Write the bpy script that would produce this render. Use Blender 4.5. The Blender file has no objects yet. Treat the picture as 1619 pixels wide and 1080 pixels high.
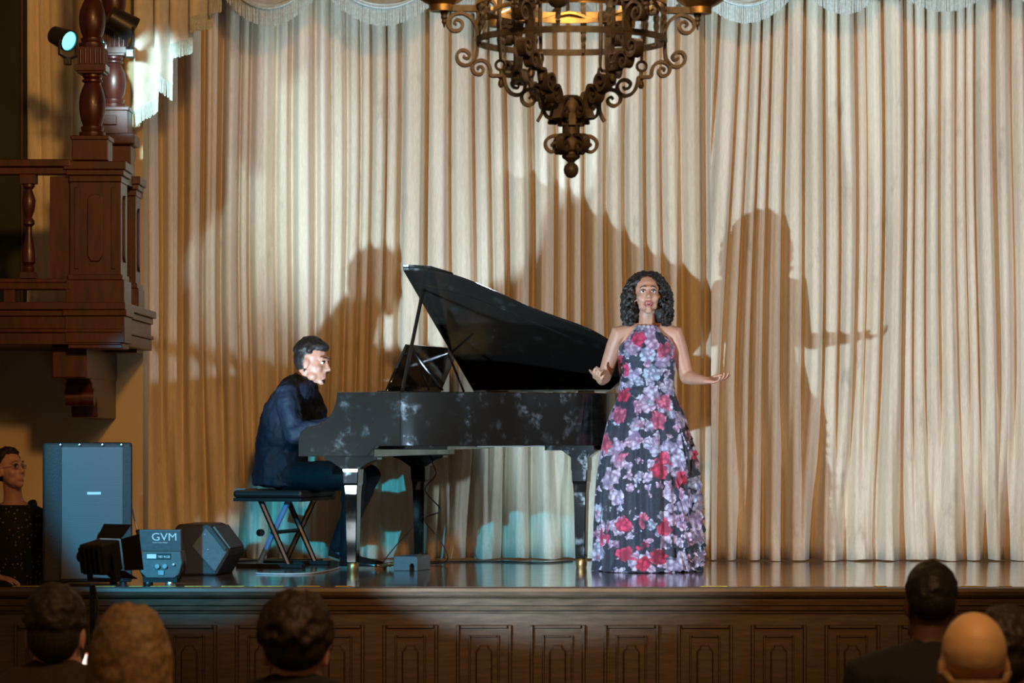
import bpy, bmesh, math, random
import numpy as np
from mathutils import Vector, Matrix, Euler

# ------------------------------------------------------------------ camera, world, lights, exposure
S = bpy.context.scene
COL = S.collection
F = 4800.0            # focal length in photo pixels (1619 x 1080)
HZ = 670.0            # photo row of the horizon
CAMZ = 1.80           # eye height above the hall floor
STG = 0.945           # stage floor height
Y_FRONT, Y_CURT = 15.9, 19.1

cd = bpy.data.cameras.new('camera'); cam = bpy.data.objects.new('camera', cd); COL.objects.link(cam)
cd.sensor_width = 36; cd.lens = 36 * F / 1619; cd.shift_y = (HZ - 540) / 1619
cam.location = (0, 0, CAMZ); cam.rotation_euler = (math.pi / 2, 0, 0)
cd.dof.use_dof = True; cd.dof.focus_distance = 17.7; cd.dof.aperture_fstop = 6.3
cd.clip_start = 0.1; cd.clip_end = 100
S.camera = cam

S.view_settings.view_transform = 'Standard'; S.view_settings.look = 'None'
S.view_settings.gamma = 1; S.view_settings.use_curve_mapping = False
S.view_settings.exposure = 0.0

w = bpy.data.worlds.new('hall'); S.world = w; w.use_nodes = True
bg = w.node_tree.nodes['Background']
bg.inputs[0].default_value = (1.0, 0.55, 0.24, 1); bg.inputs[1].default_value = 0.075

def lamp(name, kind, loc, energy, color, target=None, **kw):
    d = bpy.data.lights.new(name, kind); d.energy = energy; d.color = color
    for k, v in kw.items(): setattr(d, k, v)
    o = bpy.data.objects.new(name, d); COL.objects.link(o); o.location = loc
    if target is not None:
        o.rotation_euler = (Vector(target) - Vector(loc)).to_track_quat('-Z', 'Y').to_euler()
    return o

LA = Vector((-1.80, 13.3, 1.215))            # flood lamp on its stand before the stage
LB = Vector((-1.86, 16.02, 1.13))           # small flood lamp at the stage edge
LC = Vector((-4.3, 8.5, 3.7))               # blue house spotlight, left of the frame
LAD = Vector((3.15, 4.5, 0.98)).normalized()
COOL = (0.52, 0.78, 1.0)
lamp('flood_light', 'SPOT', LA + LAD * 0.10, 1450, COOL, LA + LAD, spot_size=math.radians(44), spot_blend=0.4, shadow_soft_size=0.03)
lamp('edge_flood_light', 'SPOT', LB + Vector((.02, .15, .05)), 700, COOL, LB + Vector((1.9, 3.0, 2.5)), spot_size=math.radians(56), spot_blend=0.6, shadow_soft_size=0.04)
lamp('house_spot_light', 'SPOT', LC + Vector((.12, .3, -.09)), 3300, (0.03, 0.60, 1.0), (-1.38, 17.0, 1.30), spot_size=math.radians(12.4), spot_blend=0.35, shadow_soft_size=0.05)
LD = Vector((6.2, 13.0, 3.0))                # pale house spotlight, right of the frame
lamp('house_wash_light', 'SPOT', LD + Vector((-.14, .28, -.02)), 1000, (.60, .80, 1.0), (0.9, 19, 2.85), spot_size=math.radians(44), spot_blend=0.5, shadow_soft_size=0.12)
HALL = Vector((0.8, 4.0, 6.2))              # warm stage lantern on the hall gallery, behind the frame
lamp('gallery_light', 'SPOT', HALL, 2300, (1.0, 0.49, 0.14), (0.25, 19, 3.2), spot_size=math.radians(34), spot_blend=0.4, shadow_soft_size=0.35)
lamp('hall_light', 'AREA', (1.2, 5.6, 5.2), 110, (1.0, 0.58, 0.25), (0.6, 8.2, 1.0), shape='DISK', size=1.2)

# ------------------------------------------------------------------ pixel helpers
def PX(px, Y): return (px - 809.5) / F * Y
def PZ(py, Y): return CAMZ - (py - HZ) / F * Y
def P(px, py, Y): return Vector((PX(px, Y), Y, PZ(py, Y)))

# ------------------------------------------------------------------ mesh builder
def basis(d, up=Vector((0, 0, 1))):
    d = Vector(d).normalized()
    if abs(d.dot(up)) > .97: up = Vector((1, 0, 0)) if abs(d.x) < .9 else Vector((0, 1, 0))
    a = d.cross(up).normalized(); b = a.cross(d).normalized()
    return a, b

class MB:
    def __init__(s): s.v = []; s.f = []; s.m = []
    def add(s, vs, fs, mi=0):
        o = len(s.v); s.v += [tuple(v) for v in vs]; s.f += [tuple(i + o for i in f) for f in fs]; s.m += [mi] * len(fs); return s
    def box(s, c, size, R=None, mi=0):
        x, y, z = [k / 2 for k in size]; c = Vector(c)
        vs = [Vector((i * x, j * y, k * z)) for i in (-1, 1) for j in (-1, 1) for k in (-1, 1)]
        if R is not None: vs = [R @ q for q in vs]
        return s.add([c + q for q in vs], [(0, 1, 3, 2), (4, 6, 7, 5), (0, 4, 5, 1), (2, 3, 7, 6), (0, 2, 6, 4), (1, 5, 7, 3)], mi)
    def bx(s, x0, x1, y0, y1, z0, z1, mi=0):
        return s.box(((x0 + x1) / 2, (y0 + y1) / 2, (z0 + z1) / 2), (x1 - x0, y1 - y0, z1 - z0), None, mi)
    def loft(s, rings, cap=True, closed=True, mi=0):
        n = len(rings[0]); vs = [q for r in rings for q in r]; fs = []
        for i in range(len(rings) - 1):
            for j in range(n if closed else n - 1):
                k = (j + 1) % n
                fs.append((i * n + j, i * n + k, (i + 1) * n + k, (i + 1) * n + j))
        if cap and closed:
            fs.append(tuple(range(n - 1, -1, -1))); b = (len(rings) - 1) * n; fs.append(tuple(range(b, b + n)))
        return s.add(vs, fs, mi)
    def tube(s, pts, rad, n=10, cap=True, mi=0):
        pts = [Vector(p) for p in pts]
        if not hasattr(rad, '__len__'): rad = [rad] * len(pts)
        rings = []; a = None
        for i, p in enumerate(pts):
            d = (pts[min(i + 1, len(pts) - 1)] - pts[max(i - 1, 0)])
            if d.length < 1e-9: d = Vector((0, 0, 1))
            d.normalize()
            if a is None: a, b = basis(d)
            else:
                a = (a - d * a.dot(d)); a = a.normalized() if a.length > 1e-6 else basis(d)[0]; b = d.cross(a) * 1
            b = d.cross(a)
            rings.append([p + (a * math.cos(t) + b * math.sin(t)) * rad[i] for t in [2 * math.pi * k / n for k in range(n)]])
        return s.loft(rings, cap, True, mi)
    def limb(s, pts, rad, n=12):
        # tube with rounded ends
        pts = [Vector(p) for p in pts]; rad = list(rad)
        d0 = (pts[0] - pts[1]).normalized(); d1 = (pts[-1] - pts[-2]).normalized()
        A = [pts[0] + d0 * rad[0] * k for k in (.98, .8, .45)]; AR = [rad[0] * k for k in (.2, .6, .89)]
        B = [pts[-1] + d1 * rad[-1] * k for k in (.45, .8, .98)]; BR = [rad[-1] * k for k in (.89, .6, .2)]
        return s.tube(A + pts + B, AR + rad + BR, n)
    def lathe(s, prof, c=(0, 0, 0), n=20, axis='Z', mi=0):
        c = Vector(c); rings = []
        for r, z in prof:
            ring = []
            for k in range(n):
                t = 2 * math.pi * k / n; x, y = max(r, 1e-4) * math.cos(t), max(r, 1e-4) * math.sin(t)
                ring.append(c + (Vector((x, y, z)) if axis == 'Z' else Vector((x, z, y)) if axis == 'Y' else Vector((z, x, y))))
            rings.append(ring)
        return s.loft(rings, True, True, mi)
    def ell(s, c, r, M=None, nu=14, nv=8, mi=0):
        c = Vector(c); rings = []
        for i in range(nv + 1):
            ph = math.pi * (i / nv) if 0 < i < nv else (0.04 if i == 0 else math.pi - .04)
            ring = []
            for k in range(nu):
                t = 2 * math.pi * k / nu
                q = Vector((r[0] * math.sin(ph) * math.cos(t), r[1] * math.sin(ph) * math.sin(t), -r[2] * math.cos(ph)))
                ring.append(c + (M @ q if M is not None else q))
            rings.append(ring)
        return s.loft(rings, True, True, mi)
    def prism(s, poly, fn, d0, d1, mi=0):
        # poly: 2-D outline; fn(a, b, d) -> point
        n = len(poly); vs = [fn(a, b, d0) for a, b in poly] + [fn(a, b, d1) for a, b in poly]
        fs = [(i, (i + 1) % n, n + (i + 1) % n, n + i) for i in range(n)] + [tuple(range(n - 1, -1, -1)), tuple(range(n, 2 * n))]
        return s.add(vs, fs, mi)
    def strap(s, path, wid, th, fn=lambda r, z, t: Vector((r, t, z)), taper=None):
        # flat bar swept along a 2-D path in the (r, z) plane, wid across
        n = len(path); rings = []
        for i, (r, z) in enumerate(path):
            a = path[max(i - 1, 0)]; b = path[min(i + 1, n - 1)]
            dx, dz = b[0] - a[0], b[1] - a[1]; L = math.hypot(dx, dz) or 1; nx, nz = -dz / L, dx / L
            k = taper(i / (n - 1)) if taper else 1
            h = th / 2 * k; ww = wid / 2 * k
            rings.append([fn(r + nx * h, z + nz * h, -ww), fn(r + nx * h, z + nz * h, ww), fn(r - nx * h, z - nz * h, ww), fn(r - nx * h, z - nz * h, -ww)])
        return s.loft(rings)
    def mesh(s, name):
        me = bpy.data.meshes.new(name); me.from_pydata(s.v, [], s.f)
        me.polygons.foreach_set('material_index', s.m)
        bm = bmesh.new(); bm.from_mesh(me); bmesh.ops.recalc_face_normals(bm, faces=bm.faces); bm.to_mesh(me); bm.free()
        return me
    def build(s, name, mats, parent=None, smooth=None, bevel=0, loc=None):
        me = s.mesh(name)
        if not isinstance(mats, (list, tuple)): mats = [mats]
        for m in mats: me.materials.append(m)
        if smooth:
            me.polygons.foreach_set('use_smooth', [True] * len(me.polygons))
            if smooth is not True: me.set_sharp_from_angle(angle=math.radians(smooth))
        o = bpy.data.objects.new(name, me); COL.objects.link(o)
        if parent: o.parent = parent
        if loc is not None: o.location = loc
        if bevel:
            md = o.modifiers.new('b', 'BEVEL'); md.width = bevel; md.segments = 2; md.limit_method = 'ANGLE'
        return o
    def remesh(s, name, mats, parent=None, voxel=.007, it=4, pick=None, fac=.5):
        me = s.mesh(name + '_tmp'); t = bpy.data.objects.new(name + '_tmp', me); COL.objects.link(t)
        md = t.modifiers.new('r', 'REMESH'); md.mode = 'VOXEL'; md.voxel_size = voxel
        if it:
            sm = t.modifiers.new('s', 'SMOOTH'); sm.factor = fac; sm.iterations = it
        dg = bpy.context.evaluated_depsgraph_get(); dg.update()
        nm = bpy.data.meshes.new_from_object(t.evaluated_get(dg)); nm.name = name
        bpy.data.objects.remove(t); bpy.data.meshes.remove(me)
        nm.materials.clear()
        if not isinstance(mats, (list, tuple)): mats = [mats]
        for m in mats: nm.materials.append(m)
        nm.polygons.foreach_set('use_smooth', [True] * len(nm.polygons))
        if pick:
            nm.polygons.foreach_set('material_index', [pick(p.center) for p in nm.polygons])
        else:
            nm.polygons.foreach_set('material_index', [0] * len(nm.polygons))
        o = bpy.data.objects.new(name, nm); COL.objects.link(o)
        if parent: o.parent = parent
        return o

def tag(o, label=None, cat=None, group=None, kind=None):
    for k, v in (('label', label), ('category', cat), ('group', group), ('kind', kind)):
        if v: o[k] = v
    return o
def thing(name, label, cat, loc=(0, 0, 0), rz=0, group=None):
    o = bpy.data.objects.new(name, None); COL.objects.link(o); o.empty_display_size = .1
    o.location = loc; o.rotation_euler = (0, 0, rz)
    return tag(o, label, cat, group)
def struct(name, kind='structure'):
    o = bpy.data.objects.new(name, None); COL.objects.link(o); o['kind'] = kind; return o
def share(src, name, parent, loc=None, rot=None):
    o = bpy.data.objects.new(name, src.data); COL.objects.link(o); o.parent = parent
    if loc is not None: o.location = loc
    if rot is not None: o.rotation_euler = rot
    for m in src.modifiers:
        if m.type == 'BEVEL':
            n = o.modifiers.new('b', 'BEVEL'); n.width = m.width; n.segments = m.segments; n.limit_method = 'ANGLE'
    return o
def smooth_path(pts, n=8):
    # Catmull-Rom through points of any dimension
    pts = [np.array(p, float) for p in pts]; out = []
    for i in range(len(pts) - 1):
        p0 = pts[max(i - 1, 0)]; p1 = pts[i]; p2 = pts[i + 1]; p3 = pts[min(i + 2, len(pts) - 1)]
        for k in range(n):
            t = k / n
            out.append(.5 * ((2 * p1) + (-p0 + p2) * t + (2 * p0 - 5 * p1 + 4 * p2 - p3) * t * t + (-p0 + 3 * p1 - 3 * p2 + p3) * t ** 3))
    out.append(pts[-1]); return [tuple(o) for o in out]

# ------------------------------------------------------------------ materials
class N:
    def __init__(s, name):
        s.mat = bpy.data.materials.new(name); s.mat.use_nodes = True; s.t = s.mat.node_tree
        s.b = s.t.nodes['Principled BSDF']
    def n(s, typ, **kw):
        o = s.t.nodes.new(typ)
        for k, v in kw.items():
            if k in ('operation', 'blend_type', 'data_type', 'feature', 'noise_dimensions', 'bands_direction', 'wave_type', 'voronoi_dimensions', 'distance', 'clamp'): setattr(o, k, v)
            else: o.inputs[k.replace('_', ' ')].default_value = v
        return o
    def l(s, a, b): s.t.links.new(a, b)
    def coord(s, scale=(1, 1, 1), kind='Object'):
        tc = s.n('ShaderNodeTexCoord'); mp = s.n('ShaderNodeMapping'); mp.inputs['Scale'].default_value = scale
        s.l(tc.outputs[kind], mp.inputs[0]); return mp.outputs[0]
    def noise(s, vec, scale, detail=3, rough=.5):
        o = s.n('ShaderNodeTexNoise'); o.inputs['Scale'].default_value = scale; o.inputs['Detail'].default_value = detail; o.inputs['Roughness'].default_value = rough
        s.l(vec, o.inputs['Vector']); return o
    def ramp(s, fac, stops):
        r = s.n('ShaderNodeValToRGB'); e = r.color_ramp.elements
        while len(e) < len(stops): e.new(.5)
        for q, (p, c) in zip(e, stops): q.position = p; q.color = (*c, 1) if len(c) == 3 else c
        s.l(fac, r.inputs[0]); return r.outputs[0]
    def mix(s, f, a, b, typ='MIX'):
        m = s.n('ShaderNodeMix'); m.data_type = 'RGBA'; m.blend_type = typ
        for sock, v in ((m.inputs[0], f), (m.inputs[6], a), (m.inputs[7], b)):
            if hasattr(v, 'links'): s.l(v, sock)
            else: sock.default_value = v if not isinstance(v, tuple) or len(v) == 4 else (*v, 1)
        return m.outputs[2]
    def math(s, op, a, b=None, c=None):
        m = s.n('ShaderNodeMath'); m.operation = op
        for i, v in enumerate((a, b, c)):
            if v is None: continue
            if hasattr(v, 'links'): s.l(v, m.inputs[i])
            else: m.inputs[i].default_value = v
        return m.outputs[0]
    def bump(s, h, strength=.3, dist=.01):
        b = s.n('ShaderNodeBump'); b.inputs['Strength'].default_value = strength; b.inputs['Distance'].default_value = dist
        s.l(h, b.inputs['Height']); s.l(b.outputs[0], s.b.inputs['Normal'])

def simple(name, col, rough=.5, metal=0, var=.12, scale=30, bump=0, sheen=0, coat=0, spec=None, emit=None, es=0):
    m = N(name); c = m.coord(); nz = m.noise(c, scale, 4)
    lo = tuple(max(0, k * (1 - var)) for k in col); hi = tuple(min(1, k * (1 + var)) for k in col)
    m.l(m.ramp(nz.outputs[0], [(.3, lo), (.7, hi)]), m.b.inputs['Base Color'])
    m.b.inputs['Roughness'].default_value = rough; m.b.inputs['Metallic'].default_value = metal
    if sheen: m.b.inputs['Sheen Weight'].default_value = sheen
    if coat: m.b.inputs['Coat Weight'].default_value = coat; m.b.inputs['Coat Roughness'].default_value = .05
    if spec is not None: m.b.inputs['Specular IOR Level'].default_value = spec
    if bump: m.bump(nz.outputs[0], bump, .004)
    if emit: m.b.inputs['Emission Color'].default_value = (*emit, 1); m.b.inputs['Emission Strength'].default_value = es
    return m.mat

def wood(name, a, b, rough=.35, scale=(2, 20, 20), coat=0, bump=.1):
    m = N(name); c = m.coord(scale); nz = m.noise(c, 2.2, 6, .6)
    m.l(m.ramp(nz.outputs[0], [(.3, a), (.72, b)]), m.b.inputs['Base Color'])
    m.b.inputs['Roughness'].default_value = rough
    if coat: m.b.inputs['Coat Weight'].default_value = coat; m.b.inputs['Coat Roughness'].default_value = .12
    m.bump(nz.outputs[0], bump, .003); return m.mat

def curtain_mat():
    m = N('curtain_cloth'); c = m.coord((1, 1, .18)); big = m.noise(m.coord((1, 1, .5)), 2.6, 4)
    fine = m.noise(m.coord((90, 90, 14)), 1.5, 3); streak = m.noise(m.coord((26, 26, .5)), 1.0, 3)
    col = m.ramp(big.outputs[0], [(.3, (.60, .50, .37)), (.7, (.72, .61, .46))])
    col = m.mix(.20, col, m.ramp(fine.outputs[0], [(.35, (.40, .31, .20)), (.65, (.92, .80, .63))]))
    col = m.mix(.20, col, m.ramp(streak.outputs[0], [(.35, (.45, .35, .22)), (.65, (.90, .79, .62))]))
    # grey wear marks on the lower part of the cloth
    st = m.noise(m.coord((7, 7, 3)), 1.0, 5, .65)
    sep = m.n('ShaderNodeSeparateXYZ'); m.l(m.coord(), sep.inputs[0])
    k = m.math('MULTIPLY', m.ramp(st.outputs[0], [(.60, (0, 0, 0)), (.72, (1, 1, 1))]), .45)
    col = m.mix(k, col, (.30, .24, .17))
    m.l(col, m.b.inputs['Base Color']); m.b.inputs['Roughness'].default_value = .85; m.b.inputs['Sheen Weight'].default_value = .15
    m.b.inputs['Specular IOR Level'].default_value = .2
    m.bump(fine.outputs[0], .25, .004); return m.mat

def stage_mat():
    m = N('stage_boards'); c = m.coord((1, 12, 1)); g = m.noise(c, 3, 5, .6); sc = m.noise(m.coord((3, 9, 1)), 4, 4)
    m.l(m.ramp(g.outputs[0], [(.3, (.07, .04, .034)), (.7, (.15, .09, .075))]), m.b.inputs['Base Color'])
    m.l(m.ramp(sc.outputs[0], [(.35, (.12, .12, .12)), (.7, (.24, .24, .24))]), m.b.inputs['Roughness'])
    m.b.inputs['Coat Weight'].default_value = .6; m.b.inputs['Coat Roughness'].default_value = .09
    m.bump(g.outputs[0], .06, .003); return m.mat

def piano_mat():
    m = N('piano_lacquer'); sm = m.noise(m.coord(), 9, 5, .65); fl = m.noise(m.coord(), 42, 2)
    m.b.inputs['Base Color'].default_value = (.010, .009, .008, 1)
    # dust and finger smears on the polish
    k = m.ramp(sm.outputs[0], [(.58, (0, 0, 0)), (.80, (1, 1, 1))])
    m.l(m.mix(m.math('MULTIPLY', k, .35), (.008, .007, .006), (.05, .05, .05)), m.b.inputs['Base Color'])
    m.l(m.ramp(sm.outputs[0], [(.52, (.09, .09, .09)), (.78, (.36, .36, .36))]), m.b.inputs['Roughness'])
    m.b.inputs['Coat Weight'].default_value = .5; m.b.inputs['Coat Roughness'].default_value = .06
    return m.mat

def dress_mat():
    m = N('floral_chiffon'); base = m.coord()
    dist = m.noise(base, 22, 3); dist2 = m.noise(base, 60, 3)
    add = m.n('ShaderNodeVectorMath'); add.operation = 'MULTIPLY_ADD'
    m.l(dist.outputs['Color'], add.inputs[0]); add.inputs[1].default_value = (.05, .05, .05); m.l(base, add.inputs[2])
    vec = add.outputs[0]
    dark = m.ramp(dist2.outputs[0], [(.3, (.006, .010, .022)), (.7, (.018, .028, .05))]); col = dark
    def layer(col, scale, off, size, present, stops, petals):
        mp = m.n('ShaderNodeMapping'); mp.inputs['Location'].default_value = off; mp.inputs['Scale'].default_value = (1, .45, 1); m.l(vec, mp.inputs[0])
        v = m.n('ShaderNodeTexVoronoi'); v.inputs['Scale'].default_value = scale; v.inputs['Randomness'].default_value = .85; m.l(mp.outputs[0], v.inputs['Vector'])
        pv = m.n('ShaderNodeTexVoronoi'); pv.inputs['Scale'].default_value = scale * petals; m.l(mp.outputs[0], pv.inputs['Vector'])
        sep = m.n('ShaderNodeSeparateColor'); m.l(v.outputs['Color'], sep.inputs[0])
        d = m.math('ADD', v.outputs['Distance'], m.math('MULTIPLY', pv.outputs['Distance'], .30))
        mask = m.ramp(d, [(size - .05, (1, 1, 1)), (size + .03, (0, 0, 0))])
        pres = m.math('GREATER_THAN', sep.outputs[0], 1 - present)
        mask = m.math('MULTIPLY', mask, pres)
        pc = m.ramp(sep.outputs[1], stops)
        shade = m.ramp(pv.outputs['Distance'], [(.05, (1.0, 1.0, 1.0)), (.62, (.30, .24, .32))])
        return m.mix(mask, col, m.mix(1.0, pc, shade, 'MULTIPLY'))
    col = layer(col, 10.5, (.3, .1, .7), .70, .72, [(.0, (.72, .68, .84)), (.4, (.52, .58, .76)), (.7, (.74, .54, .70)), (1, (.46, .66, .76))], 3.1)
    col = layer(col, 17, (3.3, 2.1, .2), .60, .55, [(.0, (.40, .52, .62)), (.5, (.66, .60, .74)), (1, (.60, .34, .48))], 2.8)
    col = layer(col, 9, (7.3, 5.1, 1.9), .60, .50, [(.0, (.66, .03, .09)), (.45, (.74, .06, .16)), (.7, (.80, .24, .36)), (1, (.50, .02, .08))], 3.6)
    m.l(col, m.b.inputs['Base Color']); m.b.inputs['Roughness'].default_value = .7; m.b.inputs['Sheen Weight'].default_value = .2
    return m.mat

def dots_mat():
    m = N('dotted_blouse'); v = m.n('ShaderNodeTexVoronoi'); v.inputs['Scale'].default_value = 42; m.l(m.coord(), v.inputs['Vector'])
    k = m.ramp(v.outputs['Distance'], [(.16, (1, 1, 1)), (.26, (0, 0, 0))])
    m.l(m.mix(k, (.006, .006, .006), (.24, .22, .18)), m.b.inputs['Base Color']); m.b.inputs['Roughness'].default_value = .8
    return m.mat

def plaster_mat(name, a, b):
    m = N(name); nz = m.noise(m.coord(), 1.6, 5); f = m.noise(m.coord(), 60, 3)
    m.l(m.ramp(nz.outputs[0], [(.3, a), (.7, b)]), m.b.inputs['Base Color']); m.b.inputs['Roughness'].default_value = .85
    m.bump(f.outputs[0], .12, .003); return m.mat

def grille_mat():
    m = N('speaker_grille'); v = m.n('ShaderNodeTexVoronoi'); v.inputs['Scale'].default_value = 150; v.inputs['Randomness'].default_value = 0; m.l(m.coord(), v.inputs['Vector'])
    big = m.noise(m.coord((4, 1, 1)), 2.0, 3)
    c = m.mix(m.ramp(v.outputs['Distance'], [(.25, (0, 0, 0)), (.45, (1, 1, 1))]), (.05, .05, .055), (.13, .13, .14))
    m.l(c, m.b.inputs['Base Color']); m.b.inputs['Roughness'].default_value = .45; m.b.inputs['Metallic'].default_value = .2
    m.bump(v.outputs['Distance'], .3, .002); return m.mat

def skin(name, col, rough=.5):
    m = N(name); nz = m.noise(m.coord(), 14, 4); f = m.noise(m.coord(), 160, 2)
    lo = tuple(k * .9 for k in col); hi = tuple(min(1, k * 1.08) for k in col)
    m.l(m.ramp(nz.outputs[0], [(.3, lo), (.7, hi)]), m.b.inputs['Base Color']); m.b.inputs['Roughness'].default_value = rough
    m.b.inputs['Subsurface Weight'].default_value = .08; m.b.inputs['Subsurface Radius'].default_value = (.01, .004, .002)
    m.bump(f.outputs[0], .08, .001); return m.mat

M = dict(
    curtain=curtain_mat(), stage=stage_mat(), piano=piano_mat(), dress=dress_mat(), dots=dots_mat(), grille=grille_mat(),
    swag=simple('valance_damask', (.44, .50, .46), .8, var=.2, scale=18, bump=.2, sheen=.3),
    fringe=simple('fringe_thread', (.50, .55, .50), .8, var=.2, scale=60),
    jabot=simple('jabot_cloth', (.66, .60, .50), .75, var=.12, scale=20, sheen=.2),
    plaster=plaster_mat('wall_plaster', (.50, .37, .20), (.60, .46, .27)),
    darkwall=plaster_mat('dark_green_paint', (.018, .024, .018), (.030, .036, .026)),
    front=wood('stage_front_wood', (.045, .030, .020), (.115, .075, .048), .42, (3, 3, 25), coat=.15),
    mahog=wood('mahogany', (.028, .006, .004), (.090, .018, .012), .38, (12, 12, 2.5), coat=.08),
    iron=simple('wrought_iron', (.060, .052, .046), .55, .3, .35, 40, bump=.35),
    brass=simple('aged_brass', (.42, .29, .13), .38, .9, .25, 25),
    glass=simple('amber_glass', (.85, .66, .42), .15, 0, .1, 20, coat=.3),
    bulb=simple('warm_bulb', (1, .9, .7), .4, emit=(1, .72, .40), es=14),
    black=simple('black_plastic', (.014, .014, .015), .42, 0, .2, 60, bump=.1),
    blackmetal=simple('black_metal', (.02, .02, .021), .32, .5, .2, 50),
    cabinet=simple('cabinet_paint', (.020, .020, .022), .5, 0, .2, 90, bump=.25),
    steel=simple('bright_steel', (.55, .56, .58), .28, .9, .1, 40),
    whitep=simple('white_print', (.82, .84, .86), .5, 0, .03, 20),
    ledblue=simple('blue_indicator', (.05, .1, .6), .4, emit=(.05, .16, 1), es=3),
    lens=simple('lit_lens', (.9, .95, 1), .3, emit=(.85, .95, 1), es=9),
    teal=simple('teal_lens', (.3, .8, .95), .3, emit=(.12, .80, 1.0), es=2.6),
    suit=simple('navy_suit', (.006, .010, .022), .7, 0, .25, 120, bump=.25, spec=.3),
    shirt=simple('black_shirt', (.010, .010, .011), .7, 0, .2, 90),
    trouser=simple('black_trousers', (.006, .007, .010), .75, 0, .25, 120, bump=.2, spec=.3),
    shoe=simple('black_leather', (.014, .011, .010), .25, 0, .3, 40, coat=.3),
    sole=simple('shoe_sole', (.16, .11, .07), .6),
    skin_s=skin('skin_singer', (.50, .255, .165)), skin_p=skin('skin_pianist', (.46, .225, .15)),
    skin_w=skin('skin_fair', (.60, .30, .22)), skin_d=skin('skin_dark', (.12, .055, .03)), skin_b=skin('skin_bald', (.62, .36, .17), .55),
    lipp=skin('lip_brown', (.36, .15, .11), .5), lip=skin('lip_red', (.34, .10, .08), .4), mouth=simple('mouth_dark', (.03, .008, .008), .6), tooth=simple('tooth_white', (.82, .80, .74), .3),
    eyew=simple('eye_white', (.72, .70, .66), .3), iris=simple('eye_iris', (.025, .012, .008), .2), brow=simple('eyebrow_hair', (.012, .008, .006), .8),
    hairk=simple('black_hair', (.010, .007, .006), .55, 0, .5, 90, bump=.6), hairb=simple('dark_brown_hair', (.022, .013, .009), .6, 0, .5, 90, bump=.6),
    hairg=simple('sandy_hair', (.20, .115, .045), .6, 0, .45, 70, bump=.7),
    gold=simple('gold', (.85, .60, .25), .25, 1), leather=simple('bench_leather', (.012, .012, .013), .38, 0, .2, 80, bump=.15),
    keyw=simple('ivory_key', (.78, .75, .68), .25), keyb=simple('ebony_key', (.012, .012, .012), .3),
    greycase=simple('grey_case', (.09, .11, .12), .5, 0, .15, 50, bump=.15), cablek=simple('black_cable', (.012, .012, .012), .5), cablew=simple('pale_cable', (.55, .58, .6), .5),
    tape=simple('yellow_tape', (.80, .62, .10), .5, 0, .3, 40), hallfloor=wood('hall_floor_wood', (.05, .025, .013), (.11, .06, .03), .4, (2, 14, 2)),
    chair=wood('chair_wood', (.05, .022, .012), (.10, .05, .03), .4), darkcoat=simple('dark_coat', (.010, .009, .009), .85, 0, .3, 80, bump=.2),
    browncoat=simple('brown_coat', (.035, .02, .013), .85, 0, .3, 80, bump=.2), screen=simple('phone_screen', (.9, .9, .95), .3, emit=(1, .86, .80), es=1.6),
    screenr=simple('phone_screen_red', (.9, .2, .1), .3, emit=(1, .16, .08), es=1.2), bluep=simple('blue_paint', (.10, .22, .42), .4),
    glassclear=None)
g_ = N('spectacle_glass'); g_.b.inputs['Transmission Weight'].default_value = 1; g_.b.inputs['Roughness'].default_value = .02; g_.b.inputs['IOR'].default_value = 1.3
M['glassclear'] = g_.mat

# ------------------------------------------------------------------ the setting
fl = MB().bx(-7, 7, -2, 22, -.1, 0).build('floor', M['hallfloor']); fl['kind'] = 'structure'
XL = -2.62                                  # left end of the stage platform
st = MB().bx(XL, 6.5, Y_FRONT + .02, 20.4, STG - .06, STG).build('stage_floor', M['stage']); st['kind'] = 'structure'

front = MB().bx(-5, 6.5, Y_FRONT + .02, Y_FRONT + .10, 0, STG - .062).build('wall_stage_front', M['front']); front['kind'] = 'structure'
def fz(py): return PZ(py, Y_FRONT)
def moulding(name, prof):
    # prof: (depth towards the hall, z) outline swept along X
    m = MB(); m.prism(prof, lambda a, b, d: Vector((d, Y_FRONT + .02 - a, b)), -5, 6.5); return m.build(name, M['front'], front, 30)
def z_(py): return fz(py)
moulding('nosing', [(0, z_(946)), (.030, z_(945)), (.045, z_(941)), (.05, z_(935)), (.045, z_(930)), (.03, STG - .003), (0, STG - .0015)])
moulding('moulding', [(0, z_(957)), (.026, z_(957)), (.030, z_(949)), (.026, z_(947.5)), (0, z_(947.5))])
moulding('moulding', [(0, z_(965)), (.018, z_(965)), (.022, z_(960)), (.018, z_(958.5)), (0, z_(958.5))])
moulding('moulding', [(0, z_(970)), (.012, z_(970)), (.014, z_(967)), (0, z_(966))])
moulding('base_moulding', [(0, 0), (.03, 0), (.03, .12), (.015, .15), (0, .15)])
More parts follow.
